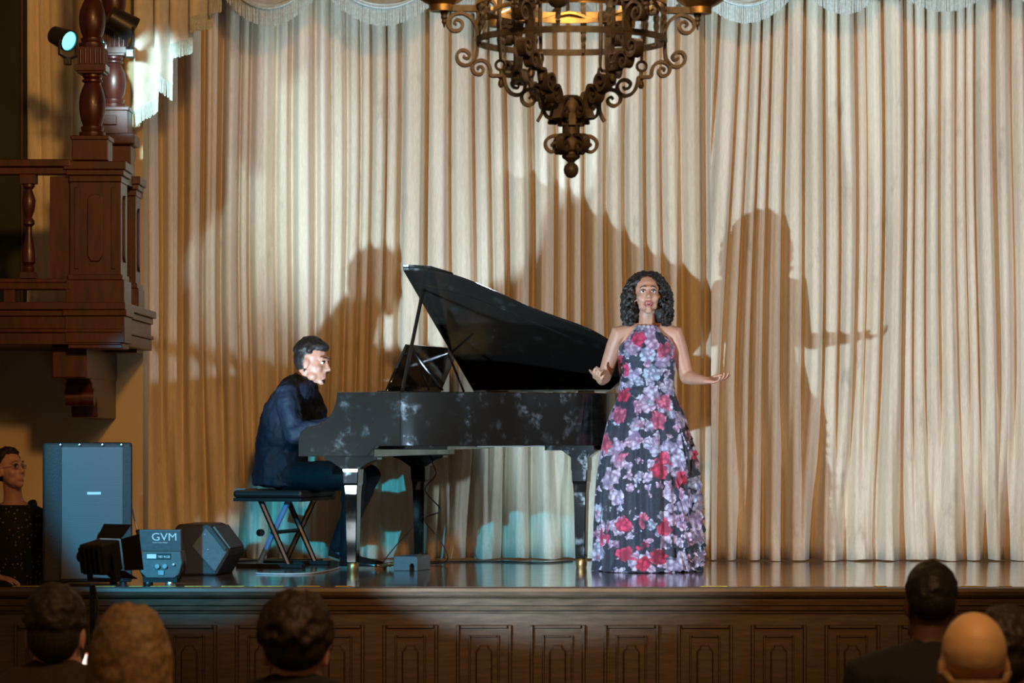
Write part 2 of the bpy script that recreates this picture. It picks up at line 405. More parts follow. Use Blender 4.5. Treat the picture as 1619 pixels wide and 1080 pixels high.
# panels: a sunk frame of bevelled bars round a raised shaped field
px0, pstep, pw = 604.0, 116.6, 89.0
s_ = Y_FRONT / F
ptop, pbot = fz(988), .20
def frame_mesh(w, top, bot, th, proud):
    m = MB(); x0, x1 = -w / 2, w / 2
    for (a, b, c, d) in ((x0, x0 + th, bot, top), (x1 - th, x1, bot, top), (x0 + th, x1 - th, top - th, top), (x0 + th, x1 - th, bot, bot + th)):
        m.add([(a, 0, c), (b, 0, c), (b, 0, d), (a, 0, d), (a + th * .3, -proud, c + th * .3), (b - th * .3, -proud, c + th * .3), (b - th * .3, -proud, d - th * .3), (a + th * .3, -proud, d - th * .3)],
              [(0, 1, 5, 4), (1, 2, 6, 5), (2, 3, 7, 6), (3, 0, 4, 7), (4, 5, 6, 7), (3, 2, 1, 0)])
    return m
fr1 = None
W = pw * s_
for i in range(-6, 11):
    cx = (px0 + pw / 2 + pstep * i - 809.5) * s_
    if fr1 is None:
        fr1 = frame_mesh(W, ptop, pbot, .022, .020).build('panel_frame', M['front'], front, loc=(cx, Y_FRONT + .021, 0))
        fr2 = frame_mesh(W * .56, ptop - .055, pbot + .055, .014, .014).build('panel_frame', M['front'], front, loc=(cx, Y_FRONT + .021, 0))
        hw = W * .155; t0 = ptop - .105; b0 = pbot + .105
        poly = [(-hw, b0), (hw, b0), (hw, t0 - .035), (hw * .55, t0 - .012), (hw * .5, t0), (-hw * .5, t0), (-hw * .55, t0 - .012), (-hw, t0 - .035)]
        m = MB(); n = len(poly); q = 0.78
        cz = (t0 + b0) / 2
        vs = [(a, 0, b) for a, b in poly] + [(a * q, -.022, cz + (b - cz) * .95) for a, b in poly]
        m.add(vs, [(k, (k + 1) % n, n + (k + 1) % n, n + k) for k in range(n)] + [tuple(range(n, 2 * n))])
        fr3 = m.build('raised_field', M['front'], front, loc=(cx, Y_FRONT + .021, 0))
    else:
        for s0, nm in ((fr1, 'panel_frame'), (fr2, 'panel_frame'), (fr3, 'raised_field')): share(s0, nm, front, (cx, Y_FRONT + .021, 0))

# proscenium wall at the left with the box opening behind the balcony
WY = 17.7; WX = PX(226, WY)
wl = MB().bx(-6.5, WX, WY, WY + .25, 0, 6.0).build('wall_left', M['plaster']); wl['kind'] = 'structure'
d1 = MB().bx(-3.9, PX(46, WY), WY - .05, WY - .002, PZ(478, 16.3) + .001, 5.2).build('door_1', M['darkwall']); d1['kind'] = 'structure'
MB().bx(PX(36, WY), PX(40, WY), WY - .075, WY - .05, PZ(478, 16.3) + .001, 5.2).build('door_bead', M['mahog'], d1)

# ------------------------------------------------------------------ stage curtain (two widths of cloth)
def make_folds(rng, x0, x1, wmin, wmax):
    e = [x0]
    while e[-1] < x1: e.append(e[-1] + rng.uniform(wmin, wmax) * (1 if rng.uniform() < .8 else .6))
    n = len(e); return np.array(e), rng.uniform(.55, 1.0, n), rng.uniform(.26, .46, n), rng.uniform(.26, .48, n)
def fold_depth(x, e, a, l, r):
    i = np.clip(np.searchsorted(e, x) - 1, 0, len(e) - 2)
    w = e[i + 1] - e[i]; t = np.clip((x - e[i]) / w, 0, 1)
    u = np.clip(np.minimum(t / l[i], (1 - t) / r[i]), 0, 1); u = u * u * (3 - 2 * u)
    return a[i] * np.minimum(w / .11, 1.35) * (.86 * u + .14 * np.sin(np.pi * t))
def curtain(name, label, x0, x1, seed, y, ztop, zbot, wmin, wmax, amp, lean=0.0):
    rng = np.random.RandomState(seed)
    A = make_folds(rng, x0 - .5, x1 + .6, wmin, wmax); B = make_folds(rng, x0 - .5, x1 + .6, wmin * 1.35, wmax * 1.5); C = make_folds(rng, x0 - .5, x1 + .6, .028, .06)
    nx = int((x1 - x0) / .0062); nz = 34
    xs = np.linspace(x0, x1, nx); zs = np.linspace(0, 1, nz); verts = []
    ph = rng.uniform(0, 6.28, 6)
    for k, tz in enumerate(zs):                     # tz 0 at the hem
        z = zbot + (ztop - zbot) * tz; h = z - zbot
        wob = (.016 * np.sin(xs * 2.1 + h * .9 + ph[0]) + .012 * np.sin(xs * 5.3 - h * 1.7 + ph[1])) * (1.25 - tz) + lean * h * np.exp(-((xs - x0) / .4) ** 2)
        xe = xs + wob
        b = np.clip((1.15 - h) / 1.1, 0, 1) ** 1.2
        d = (1 - b) * fold_depth(xe, *A) + b * 1.15 * fold_depth(xe, *B) + .13 * fold_depth(xe, *C)
        flare = .05 * np.clip((.35 - h) / .35, 0, 1) ** 2 * (1 + .5 * np.sin(xs * 11 + ph[2]))
        yy = y - amp * d - flare + .01 * np.sin(xs * 1.3 + ph[3])
        zz = np.full(nx, z) + (.003 * np.sin(xs * 17 + ph[4]) + .002 * np.sin(xs * 41) + .007 if k == 0 else 0)
        verts += list(zip(xs.tolist(), yy.tolist(), zz.tolist()))
    fs = [(k * nx + i, k * nx + i + 1, (k + 1) * nx + i + 1, (k + 1) * nx + i) for k in range(nz - 1) for i in range(nx - 1)]
    me = bpy.data.meshes.new(name); me.from_pydata(verts, [], fs); me.materials.append(M['curtain'])
    me.polygons.foreach_set('use_smooth', [True] * len(fs))
    o = bpy.data.objects.new(name, me); COL.objects.link(o)
    md = o.modifiers.new('s', 'SOLIDIFY'); md.thickness = .004; md.offset = 1
    return tag(o, label, 'curtain') if label else o
curtain('stage_curtain', 'cream pleated stage curtain behind the grand piano', -2.75, 1.28, 5, Y_CURT + .15, 4.95, STG, .095, .165, .125)
curtain('stage_curtain', 'cream pleated stage curtain right of the singer', 1.24, 5.2, 12, Y_CURT - .07, 4.95, STG, .080, .155, .120, -.05)
track = MB().bx(-2.75, 5.2, Y_CURT - .12, Y_CURT + .10, 4.95, 5.05).build('trim_1', M['front']); track['kind'] = 'structure'

# drape at the back of the box
o = curtain('box_drape', 'tan pleated drape hanging behind the balcony column', PX(47, WY), PX(118, WY), 3, WY - .07, 5.2, PZ(478, 16.3) + .004, .06, .10, .035)

# ------------------------------------------------------------------ fringed valance
VY = 18.55
val = thing('valance', 'grey-green swagged valance with deep fringe along the top of the curtain', 'valance', (0, 0, 0))
swags = [(345, 508, 45), (508, 707, 44), (707, 905, 44), (905, 1092, 43), (1092, 1262, 40), (1262, 1403, 26), (1403, 1577, 22), (1577, 1740, 18)]
FR = .105
rng = random.Random(4)
for si, (a, b, yb) in enumerate(swags):
    x0, x1 = PX(a, VY), PX(b, VY); zb = PZ(yb, VY) + FR; zt = 4.95; ze = PZ(-18 if si < 5 else -26, VY) + FR
    m = MB(); NX, NZ = 28, 16; vs = []
    for k in range(NZ + 1):
        t = k / NZ
        for i in range(NX + 1):
            s = i / NX; arc = math.sin(math.pi * s) ** .8
            zlow = ze + (zb - ze) * arc
            z = zt + (zlow - zt) * (t ** (1 + .0 * arc))
            fold = .022 * math.sin(t * 22) * arc
            vs.append((x0 + (x1 - x0) * s, VY - .03 - .05 * arc * t - fold, z))
    m.add(vs, [(k * (NX + 1) + i, k * (NX + 1) + i + 1, (k + 1) * (NX + 1) + i + 1, (k + 1) * (NX + 1) + i) for k in range(NZ) for i in range(NX)])
    sw = m.build('swag', M['swag'], val, True)
    f = MB(); n = int((x1 - x0) / .0068)
    for i in range(n):
        s = (i + .5) / n; arc = math.sin(math.pi * s) ** .8
        zl = ze + (zb - ze) * arc; x = x0 + (x1 - x0) * s; y = VY - .083 * arc - .03 * (1 - arc) + rng.uniform(-.004, .004)
        L = FR * rng.uniform(.95, 1.02); dx = rng.uniform(-.002, .002)
        f.tube([(x, y, zl + .012), (x + dx, y - .003, zl - L * .5), (x + dx * 2, y - .001, zl - L)], [.0036, .0031, .0038], 5)
    f.tube(smooth_path([(x0 + (x1 - x0) * k / 16, VY - .09 * math.sin(math.pi * k / 16) ** .8 - .03, ze + (zb - ze) * math.sin(math.pi * k / 16) ** .8 + .004) for k in range(17)], 2), .009, 6)
    f.build('fringe', M['fringe'], sw)['kind'] = 'stuff'
pel = MB().bx(-2.6, 5.2, VY - .02, VY + .06, 4.93, 5.2).build('trim_2', M['front']); pel['kind'] = 'structure'

# cascading side tail of the valance
JY = 17.55
jab = thing('jabot', 'bright fringed side tail of the valance cascading beside the balcony', 'curtain', (0, 0, 0))
tiers = [(214, 250, 205, 176), (247, 273, 143, 160), (272, 306, 100, 84), (303, 337, 58, 46), (334, 352, 30, 20)]
for ti, (a, b, ya, yb) in enumerate(tiers):
    m = MB(); NX, NZ = 14, 10; vs = []; x0, x1 = PX(a, JY), PX(b, JY)
    def shape(s, ti=ti):
        return JY - .05 - .016 * ti - .03 * math.sin(s * math.pi * 1.6 + .4) + .05 * s
    for k in range(NZ + 1):
        t = k / NZ
        for i in range(NX + 1):
            s = i / NX; zl = PZ(ya + (yb - ya) * s, JY) + .085
            vs.append((x0 + (x1 - x0) * s, shape(s), 5.1 + (zl - 5.1) * t))
    m.add(vs, [(k * (NX + 1) + i, k * (NX + 1) + i + 1, (k + 1) * (NX + 1) + i + 1, (k + 1) * (NX + 1) + i) for k in range(NZ) for i in range(NX)])
    tl = m.build('tail', M['jabot'], jab, True)
    f = MB(); n = max(6, int((x1 - x0) / .006))
    for i in range(n):
        s = (i + .5) / n; zl = PZ(ya + (yb - ya) * s, JY) + .085; x = x0 + (x1 - x0) * s; y = shape(s) - .004
        f.tube([(x, y, zl + .01), (x + rng.uniform(-.003, .003), y - .003, zl - .085 * rng.uniform(.93, 1.03))], [.0034, .0038], 5)
    f.build('fringe', M['fringe'], tl)['kind'] = 'stuff'

# ------------------------------------------------------------------ balcony box
BY = 16.3
bal = thing('balcony', 'carved mahogany balcony box with corner posts jutting over the left of the stage', 'balcony', (0, 0, 0))
def bz(py): return PZ(py, BY)
def bX(px): return PX(px, BY)
BX1 = bX(198)
# platform with stepped fascia running round the corner
m = MB()
for (y0, y1, out) in ((478, 490, .030), (490, 500, .012), (500, 520, .0), (520, 526, .016), (526, 545, .004)):
    m.bx(-5, bX(190) + out, BY - out, WY - .001, bz(y1), bz(y0))
m.build('platform', M['mahog'], bal, bevel=.004)
m = MB().bx(-5, bX(112), BY - .02, BY + .10, bz(264), bz(252)); m.bx(-5, bX(112), BY, BY + .08, bz(276), bz(264)); m.build('handrail', M['mahog'], bal, bevel=.006)
m = MB().bx(-5, bX(112), BY - .01, BY + .09, bz(458), bz(447)); m.bx(-5, bX(112), BY + .01, BY + .07, bz(447), bz(440)); m.build('lower_rail', M['mahog'], bal, bevel=.005)
def baluster_prof(z0, z1, r):
    H = z1 - z0
    P_ = [(0, .55), (.04, .75), (.07, .75), (.09, .5), (.12, .95), (.2, 1.0), (.3, .8), (.42, .45), (.5, .42), (.53, .8), (.56, .8), (.6, .42), (.68, .8), (.78, .95), (.86, .6), (.9, .45), (.93, .8), (1, .8)]
    return [(r * b, z0 + H * a) for a, b in P_]
for px in (-75, -18, 44):
    b = MB().lathe(baluster_prof(bz(432), bz(284), .040), (bX(px), BY + .04, 0), 16); b.bx(bX(px) - .042, bX(px) + .042, BY, BY + .082, bz(440), bz(430)); b.bx(bX(px) - .042, bX(px) + .042, BY, BY + .082, bz(290), bz(276))
    b.build('baluster', M['mahog'], bal, 40)
for px in (-50, 15):
    MB().bx(bX(px) - .03, bX(px) + .03, BY, BY + .08, bz(478), bz(458)).build('rail_block', M['mahog'], bal)
# low back panel between the rail and the first post, deep in shade
MB().bx(bX(77), bX(112), BY + .04, BY + .07, bz(440), bz(278)).build('infill_panel', M['mahog'], bal)

def pedestal(cx, cy, w, zt, zb, nm='pedestal'):
    h = w / 2; m = MB()
    H = zt - zb
    def slab(e, a, b): m.bx(cx - h - e, cx + h + e, cy - h - e, cy + h + e, zb + H * a, zb + H * b)
    slab(.030, .955, 1.0); slab(.018, .925, .955); slab(.004, .89, .925); slab(0, .38, .89)
    slab(.010, .36, .39); slab(.020, .20, .36); slab(.034, .165, .20); slab(.022, .02, .165); slab(.008, -.01, .02)
    p = m.build(nm, M['mahog'], bal, bevel=.004)
    # arched panels on the front and right faces
    pw_, p0, p1 = w * .30, zb + H * .46, zb + H * .82
    arch = [(-pw_ / 2, p0 + .03), (-pw_ / 2 + .02, p0), (pw_ / 2 - .02, p0), (pw_ / 2, p0 + .03), (pw_ / 2, p1 - .03)] + [(pw_ / 2 * math.cos(t), p1 - .03 + .035 * math.sin(t)) for t in np.linspace(.2, math.pi - .2, 7)] + [(-pw_ / 2, p1 - .03)]
    MB().prism(arch, lambda a, b, d: Vector((cx + a, cy - h - d, b)), -.002, .012).build('arched_panel', M['mahog'], p, bevel=.004)
    MB().prism(arch, lambda a, b, d: Vector((cx + h + d, cy + a, b)), -.002, .012).build('arched_panel', M['mahog'], p, bevel=.004)
    # fluted margins
    for s in (-1, 1):
        MB().bx(cx + s * w * .36 - .012, cx + s * w * .36 + .012, cy - h - .008, cy - h + .002, zb + H * .42, zb + H * .86).build('margin_strip', M['mahog'], p, bevel=.003)
    return p
CX1 = bX(150); CY1 = BY + .15
pedestal(CX1, CY1, .275, bz(255), bz(548))
CY2 = 17.36; CX2 = PX(186, CY2)
pedestal(CX2, CY2, .235, PZ(282, CY2), PZ(556, CY2))
def vase(z0, z1, r):
    H = z1 - z0
    P_ = [(0, .95), (.05, 1.0), (.08, 1.0), (.10, .80), (.14, .86), (.17, .86), (.19, .70), (.28, .86), (.42, .98), (.55, 1.0), (.68, .92), (.80, .72), (.86, .60), (.885, .78), (.91, .78), (.93, .60), (.96, .74), (1, .74)]
    return [(r * b, z0 + H * a) for a, b in P_]
def column(cx, cy, r, zs, flutes=True):
    # zs: base block bottom, base block top, vase top, fluted block top, upper vase top
    m = MB().bx(cx - r * 1.35, cx + r * 1.35, cy - r * 1.35, cy + r * 1.35, zs[0], zs[1]); m.bx(cx - r * 1.45, cx + r * 1.45, cy - r * 1.45, cy + r * 1.45, zs[1] - .02, zs[1] + .004)
    c = MB().lathe(vase(zs[1], zs[2], r), (cx, cy, 0), 24).build('column', M['mahog'], bal, 40)
    m.build('plinth_block', M['mahog'], c, bevel=.005)
    b = MB(); b.bx(cx - r * 1.0, cx + r * 1.0, cy - r, cy + r, zs[2], zs[3])
    b.bx(cx - r * 1.15, cx + r * 1.15, cy - r * 1.15, cy + r * 1.15, zs[2] + .012, zs[2] + .05)
    for k in range(5):
        q = cx - r * .75 + k * r * .375
        b.tube([(q, cy - r, zs[2] + .05), (q, cy - r, zs[3] - .01)], .008, 6)
        b.tube([(cx + r, cy - r * .75 + k * r * .375, zs[2] + .05), (cx + r, cy - r * .75 + k * r * .375, zs[3] - .01)], .008, 6)
    b.build('fluted_block', M['mahog'], c, bevel=.003)
    MB().lathe(vase(zs[3], zs[4], r), (cx, cy, 0), 24).build('upper_shaft', M['mahog'], c, 40)
    MB().lathe([(r * .8, zs[4]), (r * 1.1, zs[4] + .06), (r * .8, zs[4] + .12), (r * .8, 5.6)], (cx, cy, 0), 20).build('upper_shaft', M['mahog'], c, 40)
cy1 = CY1; def_z = lambda py, Y: PZ(py, Y)
column(PX(146, cy1), cy1, .072, [def_z(256, cy1), def_z(218, cy1), def_z(118, cy1), def_z(76, cy1), def_z(-12, cy1)])
z2 = lambda py: PZ(py, CY2)
MB().bx(PX(160, CY2), PX(210, CY2), CY2 - .09, CY2 + .09, z2(284), z2(232)).build('plinth', M['mahog'], bal, bevel=.005)
MB().bx(PX(153, CY2), PX(217, CY2), CY2 - .12, CY2 + .12, z2(232), z2(214)).build('plinth_cap', M['mahog'], bal, bevel=.012)
column(PX(180, CY2), CY2, .070, [z2(214), z2(172), z2(90), z2(44), z2(-40)])
MB().bx(PX(166, CY2), PX(188, CY2), CY2 - .105, CY2 - .09, z2(200), z2(185)).build('carved_tablet', M['mahog'], bal, bevel=.004)
# side rail between the posts
MB().bx(CX1 - .03, CX1 + .09, CY1 + .14, CY2 - .12, bz(276), bz(255)).build('handrail', M['mahog'], bal, bevel=.006)
MB().bx(CX1 - .02, CX1 + .07, CY1 + .14, CY2 - .12, bz(458), bz(440)).build('lower_rail', M['mahog'], bal)
# bracket under the platform
br = [(WY, 548), (BY + .30, 548), (BY + .30, 600), (BY + .38, 606), (BY + .42, 625), (BY + .55, 632), (BY + .60, 640), (BY + .62, 660), (WY, 662)]
poly = [(y, PZ(py, 16.8)) for y, py in br]
m = MB().prism(poly, lambda a, b, d: Vector((d, a, b)), PX(108, 16.8), PX(150, 16.8))
m.build('bracket', M['mahog'], bal, bevel=.008)
MB().bx(PX(98, 16.8), PX(152, 16.8), BY + .12, WY, PZ(600, 16.8), PZ(548, 16.8)).build('bracket_block', M['mahog'], bal, bevel=.01)
MB().tube([(PX(108, 16.8) - .005, BY + .45, PZ(628, 16.8)), (PX(150, 16.8) + .005, BY + .45, PZ(628, 16.8))], .05, 14).build('bracket_scroll', M['mahog'], bal, 40)

# clamp lamps on the balcony columns
def clamp_lamp(label, c, aim, rad, lens, group=None):
    t = thing('clamp_lamp', label, 'stage light', c)
    d = Vector(aim).normalized(); q = d.to_track_quat('Z', 'Y').to_matrix()
    h = MB().lathe([(rad * .55, -rad * 1.9), (rad * .8, -rad * 1.8), (rad * .95, -rad * .4), (rad, 0), (rad, rad * .25), (rad * .9, rad * .25), (rad * .88, rad * .1), (.001, rad * .1)], n=18)
    h.v = [tuple(q @ Vector(v)) for v in h.v]; h.build('housing', M['black'], t, 40)
    l = MB().lathe([(rad * .86, rad * .11), (rad * .8, rad * .16), (.001, rad * .19)], n=18); l.v = [tuple(q @ Vector(v)) for v in l.v]; l.build('lens', lens, t, True)
    a, b = basis(d)
    for s in (-1, 1):
        MB().tube([a * s * rad * 1.05, a * s * rad * 1.08 - Vector((0, 0, rad * 1.3)), Vector((0, 0, -rad * 1.7))], .008, 6).build('yoke', M['black'], t)
    MB().box((0, 0, -rad * 1.9), (rad * .6, rad * .9, rad * .6)).build('clamp', M['black'], t, bevel=.004)
    return t
clamp_lamp('black clamp lamp with glowing cyan lens left of the front balcony column', P(107, 64, 16.30), (.75, -.55, -.35), .060, M['teal'])
clamp_lamp('small clamp lamp glowing pale blue between the two balcony columns', P(158, 72, 16.62), (.8, -.55, .1), .042, M['teal'])
clamp_lamp('unlit black stage lamp fixed right of the rear balcony column', P(206, 45, 17.20), (.85, .3, -.5), .075, M['black'])
lamp('clamp_light', 'SPOT', P(168, 74, 16.58), 130, (.55, .90, 1.0), P(232, 150, 17.5), spot_size=math.radians(50), spot_blend=.7, shadow_soft_size=.03)

# ------------------------------------------------------------------ wrought-iron chandelier
CHY = 13.0; cs = CHY / F
chl = thing('chandelier', 'large wrought-iron scroll chandelier with ball finial hanging over the hall', 'chandelier', (PX(903, CHY), CHY, PZ(65, CHY)))
def cp(pts): return smooth_path([((x - 903) * cs, (65 - y) * cs) for x, y in pts], 6)
ARM = {
 'upper_scroll': [(1053, 66), (1052, 50), (1056, 38), (1063, 29), (1075, 23), (1088, 25), (1097, 33), (1098, 42), (1091, 50), (1081, 50), (1075, 43), (1077, 36), (1084, 33), (1088, 38), (1084, 41)],
 'outer_scroll': [(1052, 64), (1052, 78), (1054, 92), (1062, 102), (1072, 105), (1081, 100), (1084, 90), (1079, 82), (1070, 82), (1064, 88), (1067, 94), (1073, 92), (1072, 89)],
 'middle_scroll': [(1010, 121), (1022, 121), (1030, 120), (1031, 112), (1035, 102), (1044, 97), (1054, 99), (1060, 107), (1056, 117), (1047, 119), (1042, 113), (1045, 107), (1051, 108), (1050, 112)],
 'inner_scroll': [(1010, 121), (1008, 132), (1004, 142), (997, 149), (987, 151), (979, 146), (976, 136), (981, 128), (990, 126), (997, 131), (995, 138), (988, 140), (986, 136)],
 'hub_scroll': [(956, 192), (949, 178), (948, 164), (953, 150), (962, 142), (973, 143), (981, 151), (980, 161), (972, 167), (963, 164), (961, 157), (966, 153), (970, 157)],
 'collar_scroll': [(912, 158), (925, 156), (938, 161), (946, 171), (943, 183), (933, 187), (925, 182), (926, 174), (932, 173), (933, 177)],
 'foot_scroll': [(908, 217), (922, 215), (934, 216), (943, 223), (943, 233), (936, 240), (927, 238), (924, 231), (929, 226), (934, 229), (932, 232)],
}
SRC = {}
DELTA = 4
for k in range(6):
    ang = math.radians(60 * k + DELTA)
    for nm, pts in ARM.items():
        wid = .042 if nm not in ('foot_scroll', 'collar_scroll') else .034
        if nm not in SRC:
            SRC[nm] = MB().strap(cp(pts), wid, .0135, taper=lambda t: 1 if t < .7 else 1 - .35 * (t - .7) / .3).build(nm, M['iron'], chl, 40)
            SRC[nm].rotation_euler = (0, 0, ang)
        else: share(SRC[nm], nm, chl, None, (0, 0, ang))
    def part(nm, mb, mat, sm=40):
        if nm not in SRC:
            SRC[nm] = mb().build(nm, mat, chl, sm); SRC[nm].rotation_euler = (0, 0, ang)
        else: share(SRC[nm], nm, chl, None, (0, 0, ang))
    R = lambda px: (px - 903) * cs
    Zp = lambda py: (65 - py) * cs
    part('drop_ball', lambda: MB().lathe([(.001, Zp(140)), (R(908) * .6, Zp(139)), (R(908) * 1.0, Zp(135)), (R(908) * .9, Zp(130)), (.008, Zp(127)), (.012, Zp(124)), (.008, Zp(121)), (.008, Zp(113))], (R(1014), 0, 0), 12), M['iron'])
    part('link_ring', lambda: MB().tube([(R(1015) + 7.5 * cs * math.cos(t), 0, Zp(104) + 7.5 * cs * math.sin(t)) for t in np.linspace(0, 2 * math.pi, 17)], .007, 6), M['iron'])
    part('hanger_rod', lambda: MB().tube([(R(1015), 0, Zp(97)), (R(1015), 0, Zp(80)), (R(1017), 0, Zp(64)), (R(1017), 0, Zp(-10))], [.006, .008, .009, .009], 8), M['iron'])
    part('arm_bar', lambda: MB().bx(R(1050), R(1122), -.018, .018, Zp(20), Zp(10)), M['iron'], None)
    part('drip_cup', lambda: MB().lathe([(.02, Zp(20)), (.05, Zp(20)), (.052, Zp(10)), (.075, Zp(6)), (.10, Zp(0)), (.105, Zp(-3)), (.10, Zp(-2)), (.03, Zp(4)), (.001, Zp(4))], (R(1108), 0, 0), 18), M['brass'])
    part('cup_finial', lambda: MB().lathe([(.018, Zp(20)), (.016, Zp(24)), (.012, Zp(26)), (.015, Zp(30)), (.009, Zp(33)), (.011, Zp(37)), (.006, Zp(40)), (.002, Zp(46))], (R(1104), 0, 0), 10), M['iron'])
    part('candle', lambda: MB().lathe([(.020, Zp(4)), (.020, Zp(-26)), (.001, Zp(-26))], (R(1108), 0, 0), 12), M['glass'])
    part('bulb', lambda: MB().lathe([(.010, Zp(-26)), (.020, Zp(-32)), (.022, Zp(-38)), (.012, Zp(-48)), (.001, Zp(-54))], (R(1108), 0, 0), 12), M['bulb'])
    a2 = math.radians(60 * k + 21)
    def part2(nm, mb, mat, a=a2):
        key = nm + '2'
        if key not in SRC:
            SRC[key] = mb().build(nm, mat, chl, 40); SRC[key].rotation_euler = (0, 0, a)
        else: share(SRC[key], nm, chl, None, (0, 0, a))
    if k == 4: part2('pendant_ball', lambda: MB().lathe([(.001, Zp(33)), (.028, Zp(30)), (.046, Zp(22)), (.050, Zp(14)), (.046, Zp(6)), (.028, Zp(-2)), (.001, Zp(-5))], (R(1050), 0, 0), 18), M['iron'])
    if k == 4: part2('ball_stem', lambda: MB().lathe([(.004, Zp(56)), (.012, Zp(52)), (.006, Zp(48)), (.010, Zp(40)), (.014, Zp(36)), (.006, Zp(32))], (R(1050), 0, 0), 10), M['iron'])
    def twisted():
        m = MB(); rings = []
        for i in range(25):
            t = i / 24; z = Zp(58) + (Zp(-16) - Zp(58)) * t; r = .007 + .004 * math.sin(t * math.pi); an = t * 9
            rings.append([Vector((R(1050) + r * 1.3 * math.cos(an + q), r * 1.3 * math.sin(an + q) * 1, z)) for q in (0, math.pi / 2, math.pi, 1.5 * math.pi)])
        m.loft(rings); m.tube([(R(1050), 0, Zp(58)), (R(1050), 0, Zp(63)), (R(1046), 0, Zp(68)), (R(1041), 0, Zp(66))], [.008, .007, .006, .004], 6); return m
    for da in (-9, 22): part2('twisted_rod', twisted, M['iron'], math.radians(60 * k + 30 + da))
    part2('crown_scroll', lambda: MB().strap(cp([(1053, 40), (1050, 25), (1046, 12), (1038, 4), (1028, 4), (1023, 12), (1027, 20), (1035, 20), (1036, 13), (1031, 11)]), .04, .012), M['iron'], ang)
def hoop(nm, r, z, h, mat, t=.010, n=64):
    m = MB(); rings = []
    for i in range(n):
        a = 2 * math.pi * i / n; c, s_n = math.cos(a), math.sin(a)
        rings.append([Vector((rr * c, rr * s_n, zz)) for rr, zz in ((r - t / 2, z - h / 2), (r + t / 2, z - h / 2), (r + t / 2, z + h / 2), (r - t / 2, z + h / 2))])
    rings.append(rings[0]); m.loft(rings, cap=False); return m.build(nm, mat, chl, 40)
hoop('hoop', 149 * cs, 0, 10 * cs, M['iron'])
hoop('upper_hoop', 150 * cs, 60 * cs, 11 * cs, M['brass'])
# wavy gallery on the upper hoop
m = MB(); r0 = 138 * cs
for i in range(72):
    a = 2 * math.pi * i / 72; b = 2 * math.pi * (i + 1) / 72
    za = Zp(8) + .018 * math.sin(a * 9); zb_ = Zp(8) + .018 * math.sin(b * 9)
    m.tube([(r0 * math.cos(a), r0 * math.sin(a), za), (r0 * math.cos(b), r0 * math.sin(b), zb_)], .009, 5)
m.build('gallery_wave', M['brass'], chl, 40)
hoop('inner_hoop', 122 * cs, 48 * cs, 7 * cs, M['brass'])
MB().lathe([(.001, Zp(150)), (.030, Zp(151)), (.050, Zp(156)), (.056, Zp(162)), (.052, Zp(180)), (.048, Zp(190)), (.050, Zp(193)), (.038, Zp(196)), (.038, Zp(214)), (.044, Zp(216)), (.052, Zp(226)), (.044, Zp(238)), (.030, Zp(241)), (.030, Zp(244)), (.040, Zp(246)), (.038, Zp(250)), (.022, Zp(254)), (.014, Zp(257)), (.001, Zp(258))], n=20).build('hub', M['iron'], chl, 35)
MB().lathe([(.012, Zp(254)), (.016, Zp(258)), (.028, Zp(262)), (.0325, Zp(268)), (.030, Zp(274)), (.018, Zp(280)), (.001, Zp(282))], n=20).build('ball_finial', M['iron'], chl, True)
for k in range(6):
    a = math.radians(60 * k + DELTA + 30)
    MB().box((.048 * math.cos(a), .048 * math.sin(a), Zp(190)), (.02, .03, .05), Matrix.Rotation(a, 3, 'Z')).build('hub_lug', M['iron'], chl)
for k in range(3):
    a = math.radians(120 * k + 20)
    MB().tube([(150 * cs * math.cos(a), 150 * cs * math.sin(a), 62 * cs), (.02 * math.cos(a), .02 * math.sin(a), 1.7)], .010, 8).build('suspension_rod', M['iron'], chl)
MB().lathe([(.09, 1.68), (.06, 1.74), (.02, 1.80), (.015, 3.2)], n=14).build('ceiling_stem', M['iron'], chl, 40)
for k in range(6):
    a = math.radians(60 * k + DELTA)
    lamp('candle_light', 'POINT', Vector(chl.location) + Vector((205 * cs * math.cos(a), 205 * cs * math.sin(a), 65 * cs + .19)), 8, (1.0, .64, .32), shadow_soft_size=.03)

# ------------------------------------------------------------------ grand piano
TH = math.radians(16.9); PO = Vector((-1.225, 17.417, STG))
pia = thing('grand_piano', 'black lacquered baby grand piano with its lid propped open', 'piano', PO, -TH)
RT, RB, KB = 1.036, .728, .667
outl = [(.235, 0), (.62, 0)] + smooth_path([(.62, 0), (.75, .03), (.9, .12), (1.05, .28), (1.2, .46), (1.35, .60), (1.5, .74), (1.6, .92), (1.62, 1.12), (1.56, 1.36), (1.45, 1.48)], 5)[1:] + [(.235, 1.48)]
def inset(poly, d):
    n = len(poly); out = []
    for i in range(n):
        a = Vector(poly[max(i - 1, 0)]); b = Vector(poly[min(i + 1, n - 1)]); t = (b - a).normalized()
        out.append((poly[i][0] - t.y * d, poly[i][1] + t.x * d))
    return out
inn = inset(outl, .045)
m = MB(); rings = [[Vector((a[0], a[1], RB)), Vector((a[0], a[1], RT)), Vector((b[0], b[1], RT)), Vector((b[0], b[1], RB))] for a, b in zip(outl, inn)]
m.loft(rings); m.build('rim', M['piano'], pia, 30, bevel=.004)
m = MB().prism(inn, lambda a, b, d: Vector((a, b, d)), RB + .03, RB + .05); m.build('soundboard', M['front'], pia)
m = MB().prism(inset(outl, .16), lambda a, b, d: Vector((a, b, d)), RB + .14, RB + .155); m.build('iron_plate', M['brass'], pia)
